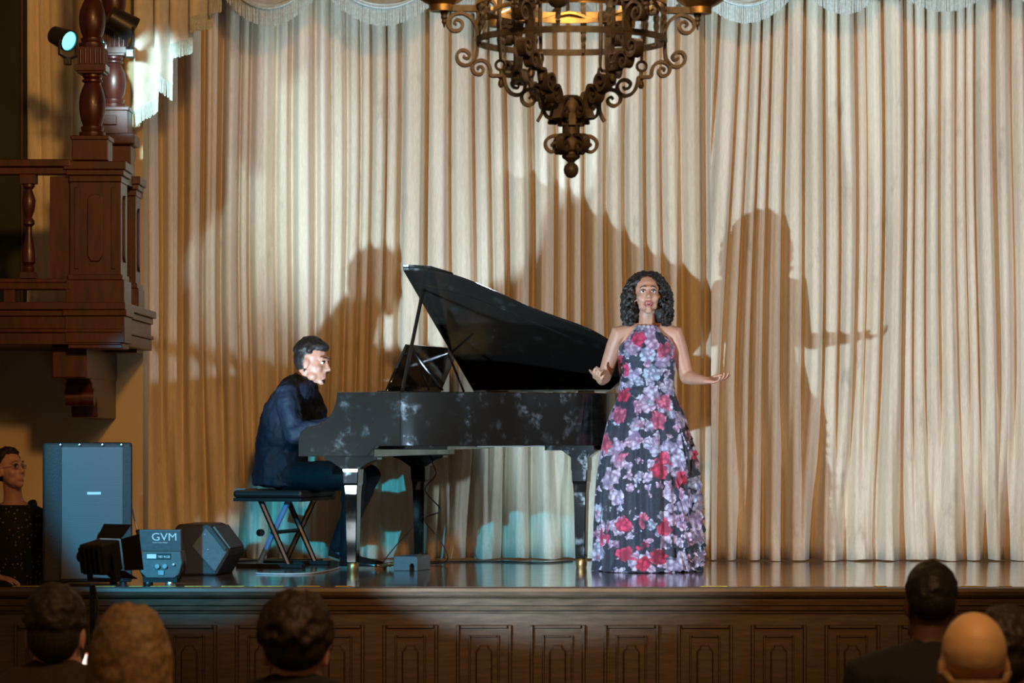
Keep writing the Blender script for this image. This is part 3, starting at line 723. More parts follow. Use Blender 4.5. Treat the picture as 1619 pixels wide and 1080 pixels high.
# cheeks with the swept arms
prof = smooth_path([(0, KB), (0, .72), (.002, .775), (.018, .812), (.055, .836), (.12, .855), (.178, .888), (.215, .94), (.232, 1.0), (.236, RT)], 4)
prof = prof + [(.62, RT), (.62, RB), (.47, RB), (.42, KB)]
for v0 in (0.0, 1.42):
    MB().prism(prof, lambda a, b, d: Vector((a, d, b)), v0 - .004, v0 + .064).build('cheek', M['piano'], pia, bevel=.006)
MB().bx(.0, .46, .0, 1.48, KB, KB + .055).build('keybed', M['piano'], pia, bevel=.004)
MB().bx(.01, .045, .06, 1.42, KB + .05, .735).build('key_slip', M['piano'], pia, bevel=.004)
m = MB().prism([(.22, .735), (.24, .90), (.255, .99), (.275, .99), (.275, .735)], lambda a, b, d: Vector((a, d, b)), .062, 1.418); m.build('fallboard', M['piano'], pia, bevel=.004)
kw = None
for i in range(52):
    y = .13 + i * .0235
    if kw is None: kw = MB().bx(0, .15, -.0113, .0113, 0, .02).build('white_key', M['keyw'], pia, loc=(.05, y, .733))
    else: share(kw, 'white_key', pia, (.05, y, .733))
kb = None
for i in range(51):
    if i % 7 in (1, 4): continue
    y = .13 + (i + .5) * .0235
    if kb is None: kb = MB().bx(0, .095, -.0055, .0055, 0, .012).build('black_key', M['keyb'], pia, loc=(.105, y, .753))
    else: share(kb, 'black_key', pia, (.105, y, .753))
# music desk
md_ = MB().prism([(.44, 1.045), (.565, 1.315), (.577, 1.31), (.455, 1.04)], lambda a, b, d: Vector((a, d, b)), .24, 1.22).build('music_desk', M['piano'], pia, bevel=.003)
MB().bx(.40, .50, .22, 1.24, RT, RT + .010).build('desk_ledge', M['piano'], md_, bevel=.003)
for v in (.4, 1.05): MB().tube([(.56, v, 1.28), (.66, v, RT + .01)], .007, 6).build('desk_strut', M['piano'], md_)
# front board, then lid hinged on the far side
MB().bx(.27, .30, .05, 1.43, .9, RT).build('front_board', M['piano'], pia)
AL = math.radians(27); HV, HZL = 1.485, RT + .012
lid_out = [(.585, -.02), (.62, -.02)] + [(a + .012, b - .02) for a, b in outl[2:-1]] + [(1.45, 1.485), (.585, 1.485)]
def lidpt(u, v, d):
    wv = HV - v; return Vector((u, HV - wv * math.cos(AL) - d * math.sin(AL) * 1, HZL + wv * math.sin(AL) - 0 + d * math.cos(AL)))
lid = MB().prism(lid_out, lidpt, 0, .020).build('lid', M['piano'], pia, bevel=.003)
# front flap folded back over the lid
MB().prism([(.585, -.02), (.62, -.02), (.75, .0), (.86, .08), (.86, 1.485), (.585, 1.485)], lidpt, .022, .040).build('front_flap', M['piano'], lid, bevel=.003)
# lid moulding line seen on the underside
MB().tube([lidpt(u, v, -.002) for u, v in smooth_path([(.60, .14), (.75, .2), (.95, .34), (1.15, .56), (1.4, .82)], 5)], .004, 5).build('lid_bead', M['piano'], lid)
for u in (.75, 1.3): MB().tube([(u - .05, 1.49, RT + .01), (u + .05, 1.49, RT + .01)], .012, 8).build('hinge', M['brass'], lid)
a_ = Vector((.615, .04, RT)); b_ = lidpt(.64, .20, -.002)
MB().tube([a_, b_], .0115, 8).build('prop_stick', M['piano'], pia)
MB().tube([a_ + (b_ - a_) * .42, Vector((.80, .22, RT + .01))], .008, 6).build('half_prop', M['piano'], pia)
# legs
def leg(u, v, rot=0):
    m = MB()
    def sq(z, h): return [Vector((u - h, v - h, z)), Vector((u + h, v - h, z)), Vector((u + h, v + h, z)), Vector((u - h, v + h, z))]
    m.loft([sq(0.055, .030), sq(.10, .031), sq(.45, .038), sq(.50, .042), sq(.515, .046), sq(.58, .048), sq(.60, .05)])
    l = m.build('leg', M['piano'], pia, bevel=.005)
    MB().lathe([(.012, .0), (.03, .0), (.034, .02), (.034, .045), (.028, .056), (.001, .056)], (u, v, 0), 14).build('caster', M['brass'], l, 40)
    return l
for (u, v, bl, bb) in ((.285, .13, .16, KB), (.285, 1.34, .16, KB), (1.40, 1.02, .15, RB)):
    l = leg(u, v)
    # scalloped bracket
    e = bl
    pf = smooth_path([(-e, bb), (-e, bb - .018), (-e * .75, bb - .030), (-e * .5, bb - .055), (-.05, bb - .075)], 4)
    pf = pf + [(-x, z) for x, z in reversed(pf)]
    b = MB().prism(pf, lambda a, b_, d: Vector((u + a, v + d, b_)), -.045, .045); b.build('leg_bracket', M['piano'], l, bevel=.003)
    if bb == RB: MB().bx(u - .05, u + .05, v - .05, v + .05, .58, RB).build('leg_top', M['piano'], l)
MB().bx(.47, .80, .30, 1.2, RB - .022, RB + .03).build('under_beam', M['piano'], pia)
MB().bx(1.22, 1.52, .86, 1.2, RB - .03, RB + .03).build('under_beam', M['piano'], pia)
for (u0, u1, v) in ((.3, 1.35, .9),): MB().bx(u0, u1, v - .04, v + .04, RB - .01, RB + .03).build('under_beam', M['front'], pia)
def pw_(u, v, z=0): return Vector((PO.x + u * math.cos(TH) + v * math.sin(TH), PO.y - u * math.sin(TH) + v * math.cos(TH), STG + z))

# pedal box with brass pedals
pb = thing('pedal_unit', 'grey pedal box with brass pedals on the floor under the piano', 'pedal unit', (PX(652, 17.75), 17.75, STG), -TH)
MB().prism([(-.075, 0), (-.075, .075), (-.065, .085), (.06, .085), (.072, .07), (.072, 0), (.05, 0), (.05, .03), (.043, .042), (.03, .042), (.023, .03), (.023, 0)], lambda a, b, d: Vector((a, d, b)), -.12, .12).build('case', M['greycase'], pb, bevel=.004)
for v in (-.07, 0, .07): MB().tube(smooth_path([(-.07, v, .03), (-.11, v, .035), (-.15, v, .03), (-.17, v, .022)], 3), [.008] * 4 + [.012] * 6, 8).build('pedal', M['gold'], pb)

# ------------------------------------------------------------------ cables
def cable(label, pts, mat, r=.004):
    o = MB().tube(smooth_path(pts, 8), r, 6).build('cable', mat, None, True)
    return tag(o, label, 'cable')
def G(px, py): # point on the stage floor under a photo pixel
    Y = (CAMZ - STG) * F / (py - HZ); return Vector((PX(px, Y), Y, STG + .005))
cable('pale cable curving over the floor from the bench to the near piano leg', [G(405, 908), G(440, 909), G(490, 908), G(522, 903), G(543, 897)], M['cablew'], .005)
cable('black cable looping down the far piano leg to the pedal box', [pw_(.36, 1.27, .66), pw_(.40, 1.30, .55), pw_(.34, 1.27, .45), pw_(.44, 1.26, .33), pw_(.34, 1.26, .27), pw_(.44, 1.25, .15), pw_(.50, 1.22, .03), pw_(.42, 1.1, .006), pw_(.40, .8, .006)], M['cablek'])
cable('black cable slung left from the far piano leg to the floor', [pw_(.33, 1.29, .30), pw_(.26, 1.2, .2), pw_(.18, 1.1, .08), pw_(.14, 1.05, .006)], M['cablek'], .0035)
cable('long black cable lying along the foot of the curtain', [G(640, 889), G(700, 889.5), G(780, 889), G(860, 891), G(905, 888)], M['cablek'], .005)
cable('black cable running from the floor monitor towards the bench', [G(366, 905), G(366, 896), G(370, 889), G(420, 886.2), G(510, 886.5)], M['cablek'], .006)

# ------------------------------------------------------------------ piano bench
PXO = PX(455, 18.2)
bn = thing('piano_bench', 'black padded piano bench on crossed metal legs', 'bench', (PXO, 18.2, STG), -TH)
m = MB(); m.bx(-.24, .20, -.29, .29, .415, .462); m.build('seat', M['leather'], bn, bevel=.02)
m = MB(); m.bx(-.235, .195, -.285, .285, .395, .415); m.build('seat_frame', M['blackmetal'], bn)
for v in (-.22, .22):
    MB().tube([(-.09, v, .405), (.09, v, .02)], .018, 8).build('leg', M['blackmetal'], bn)
    MB().tube([(.08, v + .03, .405), (-.11, v + .03, .02)], .018, 8).build('leg', M['bluep'] if v < 0 else M['blackmetal'], bn)
    MB().bx(-.24, .18, v - .02, v + .05, 0, .025).build('foot_bar', M['blackmetal'], bn, bevel=.005)
MB().tube([(-.01, -.23, .21), (-.01, .26, .21)], .012, 8).build('pivot_bar', M['blackmetal'], bn)
MB().lathe([(.001, -.03), (.022, -.03), (.022, 0), (.001, 0)], (-.07, -.25, .21), 10, 'Y').build('height_knob', M['blackmetal'], bn)
MB().bx(-.30, -.235, -.10, .10, .452, .466).build('seat_edge', M['steel'], bn)

# ------------------------------------------------------------------ people
def frame(fwd, pitch=0.0, roll=0.0):
    # columns: right, forward, up
    f = Vector((fwd[0], fwd[1], 0)).normalized(); up = Vector((0, 0, 1)); r = f.cross(up)
    Rm = Matrix((r, f, up)).transposed()
    Rp = Matrix.Rotation(pitch, 3, r); Rr = Matrix.Rotation(roll, 3, f)
    return Rr @ Rp @ Rm
def head_pts(C, R, s):
    C = Vector(C); return lambda x, f, u: C + R @ (Vector((x, f, u)) * s)
def head(mb, C, R, s, open_mouth=0.0, slim=False):
    h = head_pts(C, R, s); M3 = R
    E = lambda x, f, u, a, b, c: mb.ell(h(x, f, u), (a * s, b * s, c * s), M3)
    E(0, -.012, .035, .074, .094, .088)           # skull
    E(0, .022, -.02, .066, .068, .085)            # face block
    E(0, .030, -.062, .047 if slim else .053, .055, .052)           # jaw
    E(0, .066, -.103 - open_mouth * .6, .024, .022, .018)  # chin
    for k in (-1, 1):
        E(k * .038, .058, -.028, .024, .022, .026)   # cheek
        if slim: E(k * .034, .034, -.072, .022, .03, .026)
        else: E(k * .046, .026, -.075, .022, .03, .026)    # jaw corner
        E(k * .072, -.008, -.008, .010, .019, .031)  # ear
        E(k * .074, -.012, -.034, .007, .010, .010)
        E(k * .010, .093, -.034, .009, .010, .008)   # nostril
    mb.limb([h(-.046, .072, .030), h(-.02, .086, .031), h(.02, .086, .031), h(.046, .072, .030)], [(.007 if slim else .010) * s, (.009 if slim else .012) * s, (.009 if slim else .012) * s, (.007 if slim else .010) * s])
    mb.limb([h(0, .084, .018), h(0, .094, -.008), h(0, .106, -.028)], [.008 * s, .0095 * s, .0125 * s])
    o = open_mouth
    mb.limb([h(-.024, .077, -.066), h(-.01, .089, -.058), h(.01, .089, -.058), h(.024, .077, -.066)], [.005 * s, .0078 * s, .0078 * s, .005 * s])
    mb.limb([h(-.022, .076, -.068 - o * .3), h(-.009, .087, -.074 - o), h(.009, .087, -.074 - o), h(.022, .076, -.068 - o * .3)], [.005 * s, .0085 * s, .0085 * s, .005 * s])
    return h
def face_extras(par, C, R, s, open_mouth=0.0, closed_eyes=False, lid_mat=None, brow_mat=None):
    h = head_pts(C, R, s)
    for k in (-1, 1):
        e = MB().ell(h(k * .030, .0735, .006), (.0135 * s, .010 * s, .0085 * s), R).build('eye', M['eyew'], par, True)
        MB().ell(h(k * .030, .0815, .0055), (.0062 * s, .0035 * s, .0062 * s), R).build('iris', M['iris'], e, True)
        MB().limb([h(k * .014, .0825, .0125), h(k * .030, .0850, .0165), h(k * .044, .0770, .0125)], [.0022 * s, .0034 * s, .0022 * s]).build('upper_lash', M['brow'], e, True)
        MB().limb([h(k * .014, .0950, .031), h(k * .030, .0925, .036), h(k * .048, .0780, .030)], [.0022 * s, .0030 * s, .0018 * s]).build('eyebrow', brow_mat or M['brow'], par, True)
    if open_mouth > 0:
        MB().ell(h(0, .0815, -.067 - open_mouth * .5), (.017 * s, .008 * s, (.006 + open_mouth * .6) * s), R).build('mouth', M['mouth'], par, True)
        MB().ell(h(0, .0870, -.0645), (.013 * s, .004 * s, .0042 * s), R).build('teeth', M['tooth'], par, True)
def hand(mb, wrist, fwd, palm_n, s=1.0, curl=(.35, .45, .5, .55), side=1, spread=.10, thumb_out=.9):
    # fwd: along the fingers; palm_n: out of the palm; side: +1 puts the thumb on (fwd x palm_n)
    w_ = Vector(wrist); f = Vector(fwd).normalized(); n = Vector(palm_n); n = (n - f * n.dot(f)).normalized(); a = f.cross(n) * side
    mb.limb([w_, w_ + f * .02 * s], [.024 * s, .026 * s])
    for k in range(4):
        off = (1.5 - k) * .0185 * s
        root = w_ + f * .082 * s + a * off
        mb.limb([w_ + f * .012 * s + a * off * .75, root], [.0165 * s, .0125 * s], 8)
        L = (.042, .047, .044, .034)[k] * s; c = curl[k]; d = (f + a * spread * (1.5 - k)).normalized()
        pts = [root]; ang = c * .45
        for j, q in enumerate((1.0, .68, .52)):
            dd = d * math.cos(ang) + n * math.sin(ang); pts.append(pts[-1] + dd * L * q); ang += c * .9
        mb.limb(pts, [.0098 * s, .0090 * s, .0082 * s, .0068 * s], 8)
    r0 = w_ + f * .018 * s + a * .022 * s
    d = (f * .55 + a * thumb_out + n * .25).normalized()
    mb.limb([r0, r0 + d * .038 * s, r0 + d * .038 * s + (f * .85 + a * .5 * thumb_out + n * .2).normalized() * .034 * s, r0 + d * .038 * s + (f * .9 + a * .38 * thumb_out + n * .2).normalized() * .060 * s], [.0155 * s, .0118 * s, .0098 * s, .0078 * s], 8)
def oval(c, rx, ry, ax=Vector((1, 0, 0)), ay=Vector((0, 1, 0)), n=20, p=1.0):
    out = []
    for k in range(n):
        t = 2 * math.pi * k / n; ct, sn = math.cos(t), math.sin(t)
        out.append(Vector(c) + ax * rx * (abs(ct) ** p * (1 if ct > 0 else -1)) + ay * ry * (abs(sn) ** p * (1 if sn > 0 else -1)))
    return out
def curls(mb, n, sample, r0, r1, rng, nu=7, nv=5):
    for _ in range(n):
        p = sample()
        if p is None: continue
        r = rng.uniform(r0, r1); mb.ell(p, (r, r, r * rng.uniform(.8, 1.3)), None, nu, nv)

# ---- singer
SX, SY = PX(1023, 17.65), 17.65
sg = thing('person', 'singer with curly black hair in a floral halter gown, hands held out', 'person', (SX, SY, STG))
HC = Vector((.0, -.035, 1.600)); HR = frame((0.03, -1), math.radians(10), 0); hs = .98
b = MB(); head(b, HC, HR, hs, .010, True)
b.limb([(0, .012, 1.545), (0, .018, 1.47), (0, .02, 1.39)], [.050, .049, .058])
b.loft([oval((0, .02, z), rx, ry, p=.9) for z, rx, ry in ((.80, .165, .115), (.95, .172, .12), (1.02, .150, .105), (1.09, .142, .098), (1.17, .150, .105), (1.26, .152, .118), (1.33, .150, .10), (1.375, .130, .080), (1.405, .085, .06), (1.42, .05, .045))])
for k in (-1, 1): b.ell((k * .072, -.065, 1.245), (.062, .058, .062))
LSH, LEL, LWR = Vector((-.165, .02, 1.375)), Vector((-.245, .035, 1.135)), Vector((-.268, -.165, 1.10))
RSH, REL, RWR = Vector((.165, .02, 1.375)), Vector((.232, .035, 1.125)), Vector((.322, -.14, 1.105))
for sh, el, wr in ((LSH, LEL, LWR), (RSH, REL, RWR)):
    b.limb([Vector((sh.x * .45, .02, 1.40)), sh, sh.lerp(el, .3), sh.lerp(el, .6), el], [.045, .054, .050, .046, .040], 14)
    b.limb([el, el.lerp(wr, .3), el.lerp(wr, .75), wr], [.039, .040, .030, .0245], 14)
hand(b, LWR, (-.28, -.75, .12), (.55, -.05, .85), .92, (.9, 1.0, 1.05, 1.1), 1)
hand(b, RWR, (.80, -.42, -.05), (-.05, -.25, .95), .92, (.35, .5, .65, .75), -1)
for k in (-1, 1):   # legs under the gown
    b.limb([(k * .085, .02, .86), (k * .09, .01, .48), (k * .09, .03, .10)], [.085, .055, .036])
    b.limb([(k * .09, .05, .045), (k * .09, -.05, .035), (k * .095, -.12, .025)], [.032, .032, .022])
hh = head_pts(HC, HR, hs); lipc = hh(0, .085, -.066); inv = HR.transposed()
def sg_pick(c):
    q = inv @ (Vector(c) - HC) / hs
    return 1 if (q.y > .074 and (q.x / .026) ** 2 + ((q.z + .070) / .0205) ** 2 < 1) else 0
b.remesh('body', [M['skin_s'], M['lip']], sg, .0055, 3, sg_pick)
face_extras(sg, HC, HR, hs, .010)
# hair: curls over a rounded volume, open at the face
rng = random.Random(11); hb = MB()
hb.ell((0, .03, 1.655), (.098, .098, .075)); hb.ell((0, .055, 1.56), (.115, .075, .12)); hb.ell((-.085, .045, 1.50), (.05, .06, .075)); hb.ell((.085, .045, 1.50), (.05, .06, .075))
def hs_sample():
    for _ in range(60):
        z = rng.uniform(1.425, 1.735); t = (z - 1.425) / .31
        rx = .152 * math.sqrt(max(0, 1 - max(0, (t - .42) / .60) ** 2)) * (1 if t > .1 else .9); ry = .125 * math.sqrt(max(0.02, 1 - max(0, (t - .5) / .55) ** 2))
        a = rng.uniform(0, 2 * math.pi); k = rng.uniform(.82, 1.0)
        p = Vector((rx * math.cos(a) * k, .03 + ry * math.sin(a) * k, z))
        q = inv @ (p - HC) / hs
        # keep the face clear
        if q.y > .015 and abs(q.x) < (.066 if q.z < .02 else .066 - (q.z - .02) * .75) and q.z < .074: continue
        if p.y < -.01 and abs(p.x) < .078 and z < 1.56: continue
        if p.y < -.06: continue
        return p
    return None
curls(hb, 2200, hs_sample, .006, .0125, rng)
hb.remesh('hair', M['hairk'], sg, .0042, 1)
for k in (-1, 1):
    MB().lathe([(.001, -.012), (.008, -.006), (.009, 0), (.006, .008), (.001, .012)], hh(k * .080, -.004, -.050), 10).build('earring', M['gold'], sg, True)
# gown: bodice, waistband, skirt, ruffle cascade
m = MB(); NB = 64; rings = []
for z, rx, ry, yo in ((1.020, .158, .116, .02), (1.06, .153, .112, .02), (1.12, .153, .115, .015), (1.19, .162, .130, .005), (1.25, .163, .142, -.002), (1.30, .156, .128, .004), (1.34, .128, .112, .006), (1.375, .098, .092, .010), (1.405, .070, .074, .014), (1.425, .060, .066, .016)):
    ring = oval((0, yo, z), rx, ry, n=NB, p=.92)
    t = (z - 1.02) / .4
    ring = [q + Vector((q.x, q.y - yo, 0)).normalized() * .006 * (max(0, t - .45) * 2) * math.sin(k * 2 * math.pi / NB * 16) for k, q in enumerate(ring)]
    rings.append(ring)
m.loft(rings, cap=False); bod = m.build('bodice', M['dress'], sg, True)
sd = bod.modifiers.new('s', 'SOLIDIFY'); sd.thickness = .006; sd.offset = 1
MB().loft([oval((0, .02, z), .163 + e, .121 + e, n=40, p=.92) for z, e in ((1.005, -.004), (1.010, .004), (1.065, .002), (1.070, -.006))], cap=False).build('waistband', M['dress'], sg, True)
m = MB(); rings = []; NS = 168
rg = np.random.RandomState(3); ph = rg.uniform(0, 6.28, 6)
prof_s = [(1.035, .160, .120), (1.00, .172, .130), (.90, .215, .165), (.80, .240, .190), (.66, .262, .215), (.50, .277, .235), (.33, .287, .255), (.16, .293, .270), (.05, .297, .280), (.006, .304, .290)]
zz_, rx_, ry_ = zip(*[(a, b_, c) for a, b_, c in smooth_path(prof_s, 4)])
for z, rx, ry in zip(zz_, rx_, ry_):
    k = min(1, (1.04 - z) / .5); ring = []
    for j in range(NS):
        t = 2 * math.pi * j / NS
        g = (.010 * math.sin(t * 19 + ph[0]) + .007 * math.sin(t * 31 + ph[1] + z * 1.5) + .012 * k * math.sin(t * 8 + ph[2] - z)) * (.35 + .65 * k)
        ring.append(Vector((math.cos(t) * (rx + g), .015 + math.sin(t) * (ry + g), z + (.006 * math.sin(t * 13) if z < .02 else 0))))
    rings.append(ring)
m.loft(rings, cap=False); sk = m.build('skirt', M['dress'], sg, True)
def skirt_r(z):
    return float(np.interp(z, [q[0] for q in reversed(prof_s)], [q[1] for q in reversed(prof_s)])), float(np.interp(z, [q[0] for q in reversed(prof_s)], [q[2] for q in reversed(prof_s)]))
def ruffle(path, wdt, amp, freq, seed):
    # path of (angle, z); a frilled strip standing off the skirt
    rg = random.Random(seed); pts = smooth_path(path, 14); vs = []; n = len(pts)
    for i, (t, z) in enumerate(pts):
        rx, ry = skirt_r(z)
        for j in range(4):
            q = j / 3; off = .004 + q * .035 + amp * q * math.sin(i * freq + seed) + rg.uniform(-.002, .002) * q
            zz = max(.004, z - wdt * q + amp * .6 * q * math.cos(i * freq * 1.3 + seed))
            vs.append(Vector((math.cos(t) * (rx + off), .015 + math.sin(t) * (ry + off), zz)))
    m = MB().add(vs, [(i * 4 + j, i * 4 + j + 1, (i + 1) * 4 + j + 1, (i + 1) * 4 + j) for i in range(n - 1) for j in range(3)])
    o = m.build('ruffle', M['dress'], sg, True); return o
D = math.radians
ruffle([(D(-42), .90), (D(-36), .78), (D(-46), .66), (D(-58), .56)], .09, .016, 1.1, 1)
ruffle([(D(-14), .88), (D(-6), .74), (D(-18), .60), (D(-40), .48), (D(-56), .40)], .11, .018, 1.2, 2)
ruffle([(D(10), .80), (D(6), .62), (D(-10), .46), (D(-32), .34), (D(-52), .26)], .12, .020, 1.15, 3)
ruffle([(D(14), .56), (D(2), .40), (D(-18), .28), (D(-40), .20), (D(-58), .14)], .12, .020, 1.25, 4)
ruffle([(D(12), .34), (D(-4), .22), (D(-26), .15), (D(-50), .11)], .10, .018, 1.3, 5)
ruffle([(D(20), .17), (D(-5), .12), (D(-30), .10), (D(-60), .085), (D(-100), .075), (D(-140), .07)], .075, .010, 1.1, 6)

# ---- pianist (local +x is towards the keys, local -y towards the hall)
pn = thing('person', 'pianist in a navy suit seated in profile at the piano keys', 'person', (PXO, 18.2, STG), -TH)
PHC = Vector((.158, 0, 1.222)); PHR = frame((1, -.05), math.radians(-7), 0); ps = 1.06
def seated(mb, infl=0.0, torso=True, arms=True, legs=True, feet=True):
    g = infl
    if torso:
        mb.loft([oval((x, 0, z), dx + g, dy + g, n=22, p=.85) for x, z, dx, dy in ((-.03, .50, .135, .175), (-.03, .57, .135, .178), (-.045, .70, .125, .165), (-.03, .82, .125, .172), (.005, .94, .125, .185), (.045, 1.03, .110, .185), (.075, 1.085, .085, .150), (.095, 1.115, .060, .085))])
    if arms:
        for k in (-1, 1):
            sh = Vector((.06, k * .175, 1.035)); el = Vector((.135, k * .245, .80)); wr = Vector((.37, k * .16, .842))
            mb.limb([Vector((.06, k * .10, 1.06)), sh, sh.lerp(el, .4), el], [.06 + g, .066 + g, .056 + g, .047 + g], 14)
            mb.limb([el, el.lerp(wr, .35), wr], [.047 + g, .046 + g, .033 + g], 14)
    if legs:
        for k, kn, an in ((-1, Vector((.475, -.14, .535)), Vector((.43, -.13, .09))), (1, Vector((.46, .15, .545)), Vector((.27, .14, .12)))):
            hp = Vector((.0, k * .095, .545))
            mb.limb([hp, hp.lerp(kn, .5), kn], [.076 + g, .074 + g, .060 + g], 14)
            mb.limb([kn, kn.lerp(an, .3), an], [.058 + g, .057 + g, .038 + g * 1.3], 14)
b = MB(); head(b, PHC, PHR, ps); seated(b)
b.limb([(.098, 0, 1.10), (.118, 0, 1.15), (.140, 0, 1.20)], [.062, .058, .058])
for k in (-1, 1): hand(b, (.375, k * .16, .842), (.95, 0, -.20), (0, 0, -1), 1.0, (.5, .55, .55, .5), -k)
for fx, z in (((.43, -.13), .06), ((.27, .14), .09)): b.limb([(fx[0], fx[1], z), (fx[0] + .10, fx[1], z - .02)], [.034, .030])
pinv = PHR.transposed()
def pn_pick(c):
    q = pinv @ (Vector(c) - PHC) / ps
    return 1 if (q.y > .074 and (q.x / .025) ** 2 + ((q.z + .067) / .016) ** 2 < 1) else 0
b.remesh('body', [M['skin_p'], M['lipp']], pn, .006, 3, pn_pick)
face_extras(pn, PHC, PHR, ps)
jk = MB(); seated(jk, .014, True, True, False, False)
jk.loft([oval((x, 0, z), dx, dy, n=22, p=.8) for x, z, dx, dy in ((-.035, .485, .165, .20), (-.04, .52, .160, .20), (-.04, .62, .15, .19), (-.04, .72, .135, .178))])
jk.limb([(.04, -.07, 1.115), (.075, 0, 1.135), (.04, .07, 1.115)], [.030, .034, .030])
jo = jk.remesh('jacket', M['suit'], pn, .008, 4)
tx = bpy.data.textures.new('cloth_creases', 'CLOUDS'); tx.noise_scale = .075
dm = jo.modifiers.new('d', 'DISPLACE'); dm.texture = tx; dm.strength = .034; dm.mid_level = .5
tr = MB(); seated(tr, .012, False, False, True); tr.loft([oval((-.02, 0, z), .13, .18, n=20) for z in (.475, .56, .63)])
to = tr.remesh('trousers', M['trouser'], pn, .009, 4); dm = to.modifiers.new('d', 'DISPLACE'); dm.texture = tx; dm.strength = .016
MB().tube([(.105, 0, 1.105), (.118, 0, 1.14)], [.074, .066], 18).build('collar', M['shirt'], pn, True)
def shoe(par, heel, z0, d, lift=0.0, L=.285):
    h_ = Vector((heel[0], heel[1], 0)); f = Vector((d[0], d[1], 0)).normalized(); a = Vector((-f.y, f.x, 0)); rings = []; sole = []
    for t, wd, ht in ((0, .026, .075), (.04, .036, .095), (.16, .040, .105), (.30, .040, .095), (.45, .042, .068), (.62, .047, .055), (.80, .046, .046), (.93, .034, .036), (1, .014, .022)):
        zb = z0 + lift * max(0, 1 - t / .6) ** 1.0
        c = h_ + f * L * t
        rings.append([c + a * wd * math.cos(q) + Vector((0, 0, zb + .012 + max(0, math.sin(q)) * ht * .9 + (min(0, math.sin(q)) * .004))) for q in [2 * math.pi * k / 14 for k in range(14)]])
        w2 = wd + .005
        sole.append([c - a * w2 + Vector((0, 0, zb)), c + a * w2 + Vector((0, 0, zb)), c + a * w2 + Vector((0, 0, zb + .014)), c - a * w2 + Vector((0, 0, zb + .014))])
    s_o = MB().loft(rings).build('shoe', M['shoe'], par, True)
    MB().loft(sole).build('sole', M['sole'], s_o)
shoe(pn, (.385, -.13), 0, (1, -.04)); shoe(pn, (.215, .14), 0, (1, .02), .05)
rng = random.Random(21); hb = MB(); ph_ = head_pts(PHC, PHR, ps)
hb.ell(ph_(0, -.022, .055), (.077 * ps, .085 * ps, .072 * ps), PHR); hb.ell(ph_(0, .010, .092), (.066 * ps, .080 * ps, .040 * ps), PHR); hb.ell(ph_(0, -.034, .020), (.0745 * ps, .082 * ps, .094 * ps), PHR)
def pn_s():
    for _ in range(50):
        a = rng.uniform(0, 2 * math.pi); c = rng.uniform(.15, 1); sn = math.sqrt(1 - c * c)
        q = Vector((.080 * sn * math.cos(a), -.014 + .100 * sn * math.sin(a), .040 + .098 * c))
        if q.y > .02 and q.z < .088: continue
        if q.z < .065 and q.y > -.03: continue
        return ph_(*q)
curls(hb, 420, pn_s, .008, .014, rng); hb.remesh('hair', M['hairk'], pn, .0055, 1)
MB().ell(ph_(.079, -.010, -.046), (.006, .006, .010)).build('earring', M['black'], pn, True)
MB().limb([ph_(-.018, .098, -.048), ph_(0, .104, -.046), ph_(.018, .098, -.048)], [.003, .004, .003]).build('moustache', M['hairb'], pn, True)
MB().ell(ph_(0, .070, -.100), (.020, .020, .018), PHR).build('beard', M['hairb'], pn, True)

# ---- woman standing at the left behind the parapet
WYY = 16.75; wx = PX(22, WYY)
wm = thing('person', 'bespectacled person in a dotted black top standing left of the tall loudspeaker', 'person', (wx, WYY, 0))
WHC = Vector((-.02, -.02, 1.545)); WHR = frame((.80, -.60), math.radians(12), 0); ws = .93
b = MB(); head(b, WHC, WHR, ws, 0, True)
b.limb([(-.012, .0, 1.50), (-.01, .02, 1.42), (-.005, .03, 1.34)], [.052, .051, .062])
TS = [(0.78, .165, .12), (.88, .172, .125), (1.0, .155, .115), (1.12, .160, .125), (1.22, .165, .125), (1.29, .150, .105), (1.34, .10, .075), (1.37, .06, .055)]
b.loft([oval((0, .03, z), rx, ry, p=.88) for z, rx, ry in TS])
WA = [(Vector((.16, .02, 1.27)), Vector((.205, .06, 1.03)), Vector((.16, -.02, .80))), (Vector((-.16, .02, 1.27)), Vector((-.16, -.30, 1.06)), Vector((.0, -.62, .985)))]
for sh, el, wr in WA:
    b.limb([Vector((sh.x * .5, .03, 1.30)), sh, sh.lerp(el, .5), el], [.05, .056, .048, .042], 12); b.limb([el, el.lerp(wr, .3), wr], [.042, .042, .027], 12)
hand(b, WA[0][2], (-.3, -.3, -.9), (-1, 0, .2), .95, side=1); hand(b, WA[1][2], (.85, -.5, -.10), (0, 0, -1), .95, (.2, .2, .25, .3), side=-1)
for k in (-1, 1):
    b.limb([(k * .09, .03, .84), (k * .09, .02, .48), (k * .09, .04, .10)], [.09, .058, .040]); b.limb([(k * .09, .07, .04), (k * .095, -.12, .03)], [.034, .028])
b.remesh('body', [M['skin_w']], wm, .0065, 3); face_extras(wm, WHC, WHR, ws, brow_mat=M['hairg'])
t = MB(); t.loft([oval((0, .03, z), rx + .014, ry + .014, p=.88) for z, rx, ry in TS[:-2] + [(1.335, .115, .085), (1.352, .082, .07)]])
for i, (sh, el, wr) in enumerate(WA):
    q = sh.lerp(el, .62); t.limb([Vector((sh.x * .5, .03, 1.30)), sh, q], [.062, .072, .070], 12)
t.remesh('blouse', M['dots'], wm, .009, 3)
tr = MB(); tr.loft([oval((0, .03, z), .185, .14) for z in (.76, .86, .92)])
for k in (-1, 1): tr.limb([(k * .09, .03, .84), (k * .09, .02, .48), (k * .09, .04, .09)], [.105, .085, .07])
tr.remesh('trousers', M['trouser'], wm, .012, 3)
for k in (-1, 1): shoe(wm, (k * .09, .11), 0, (.0, -1), 0, .25)
hb = MB(); wh = head_pts(WHC, WHR, ws); rng = random.Random(31)
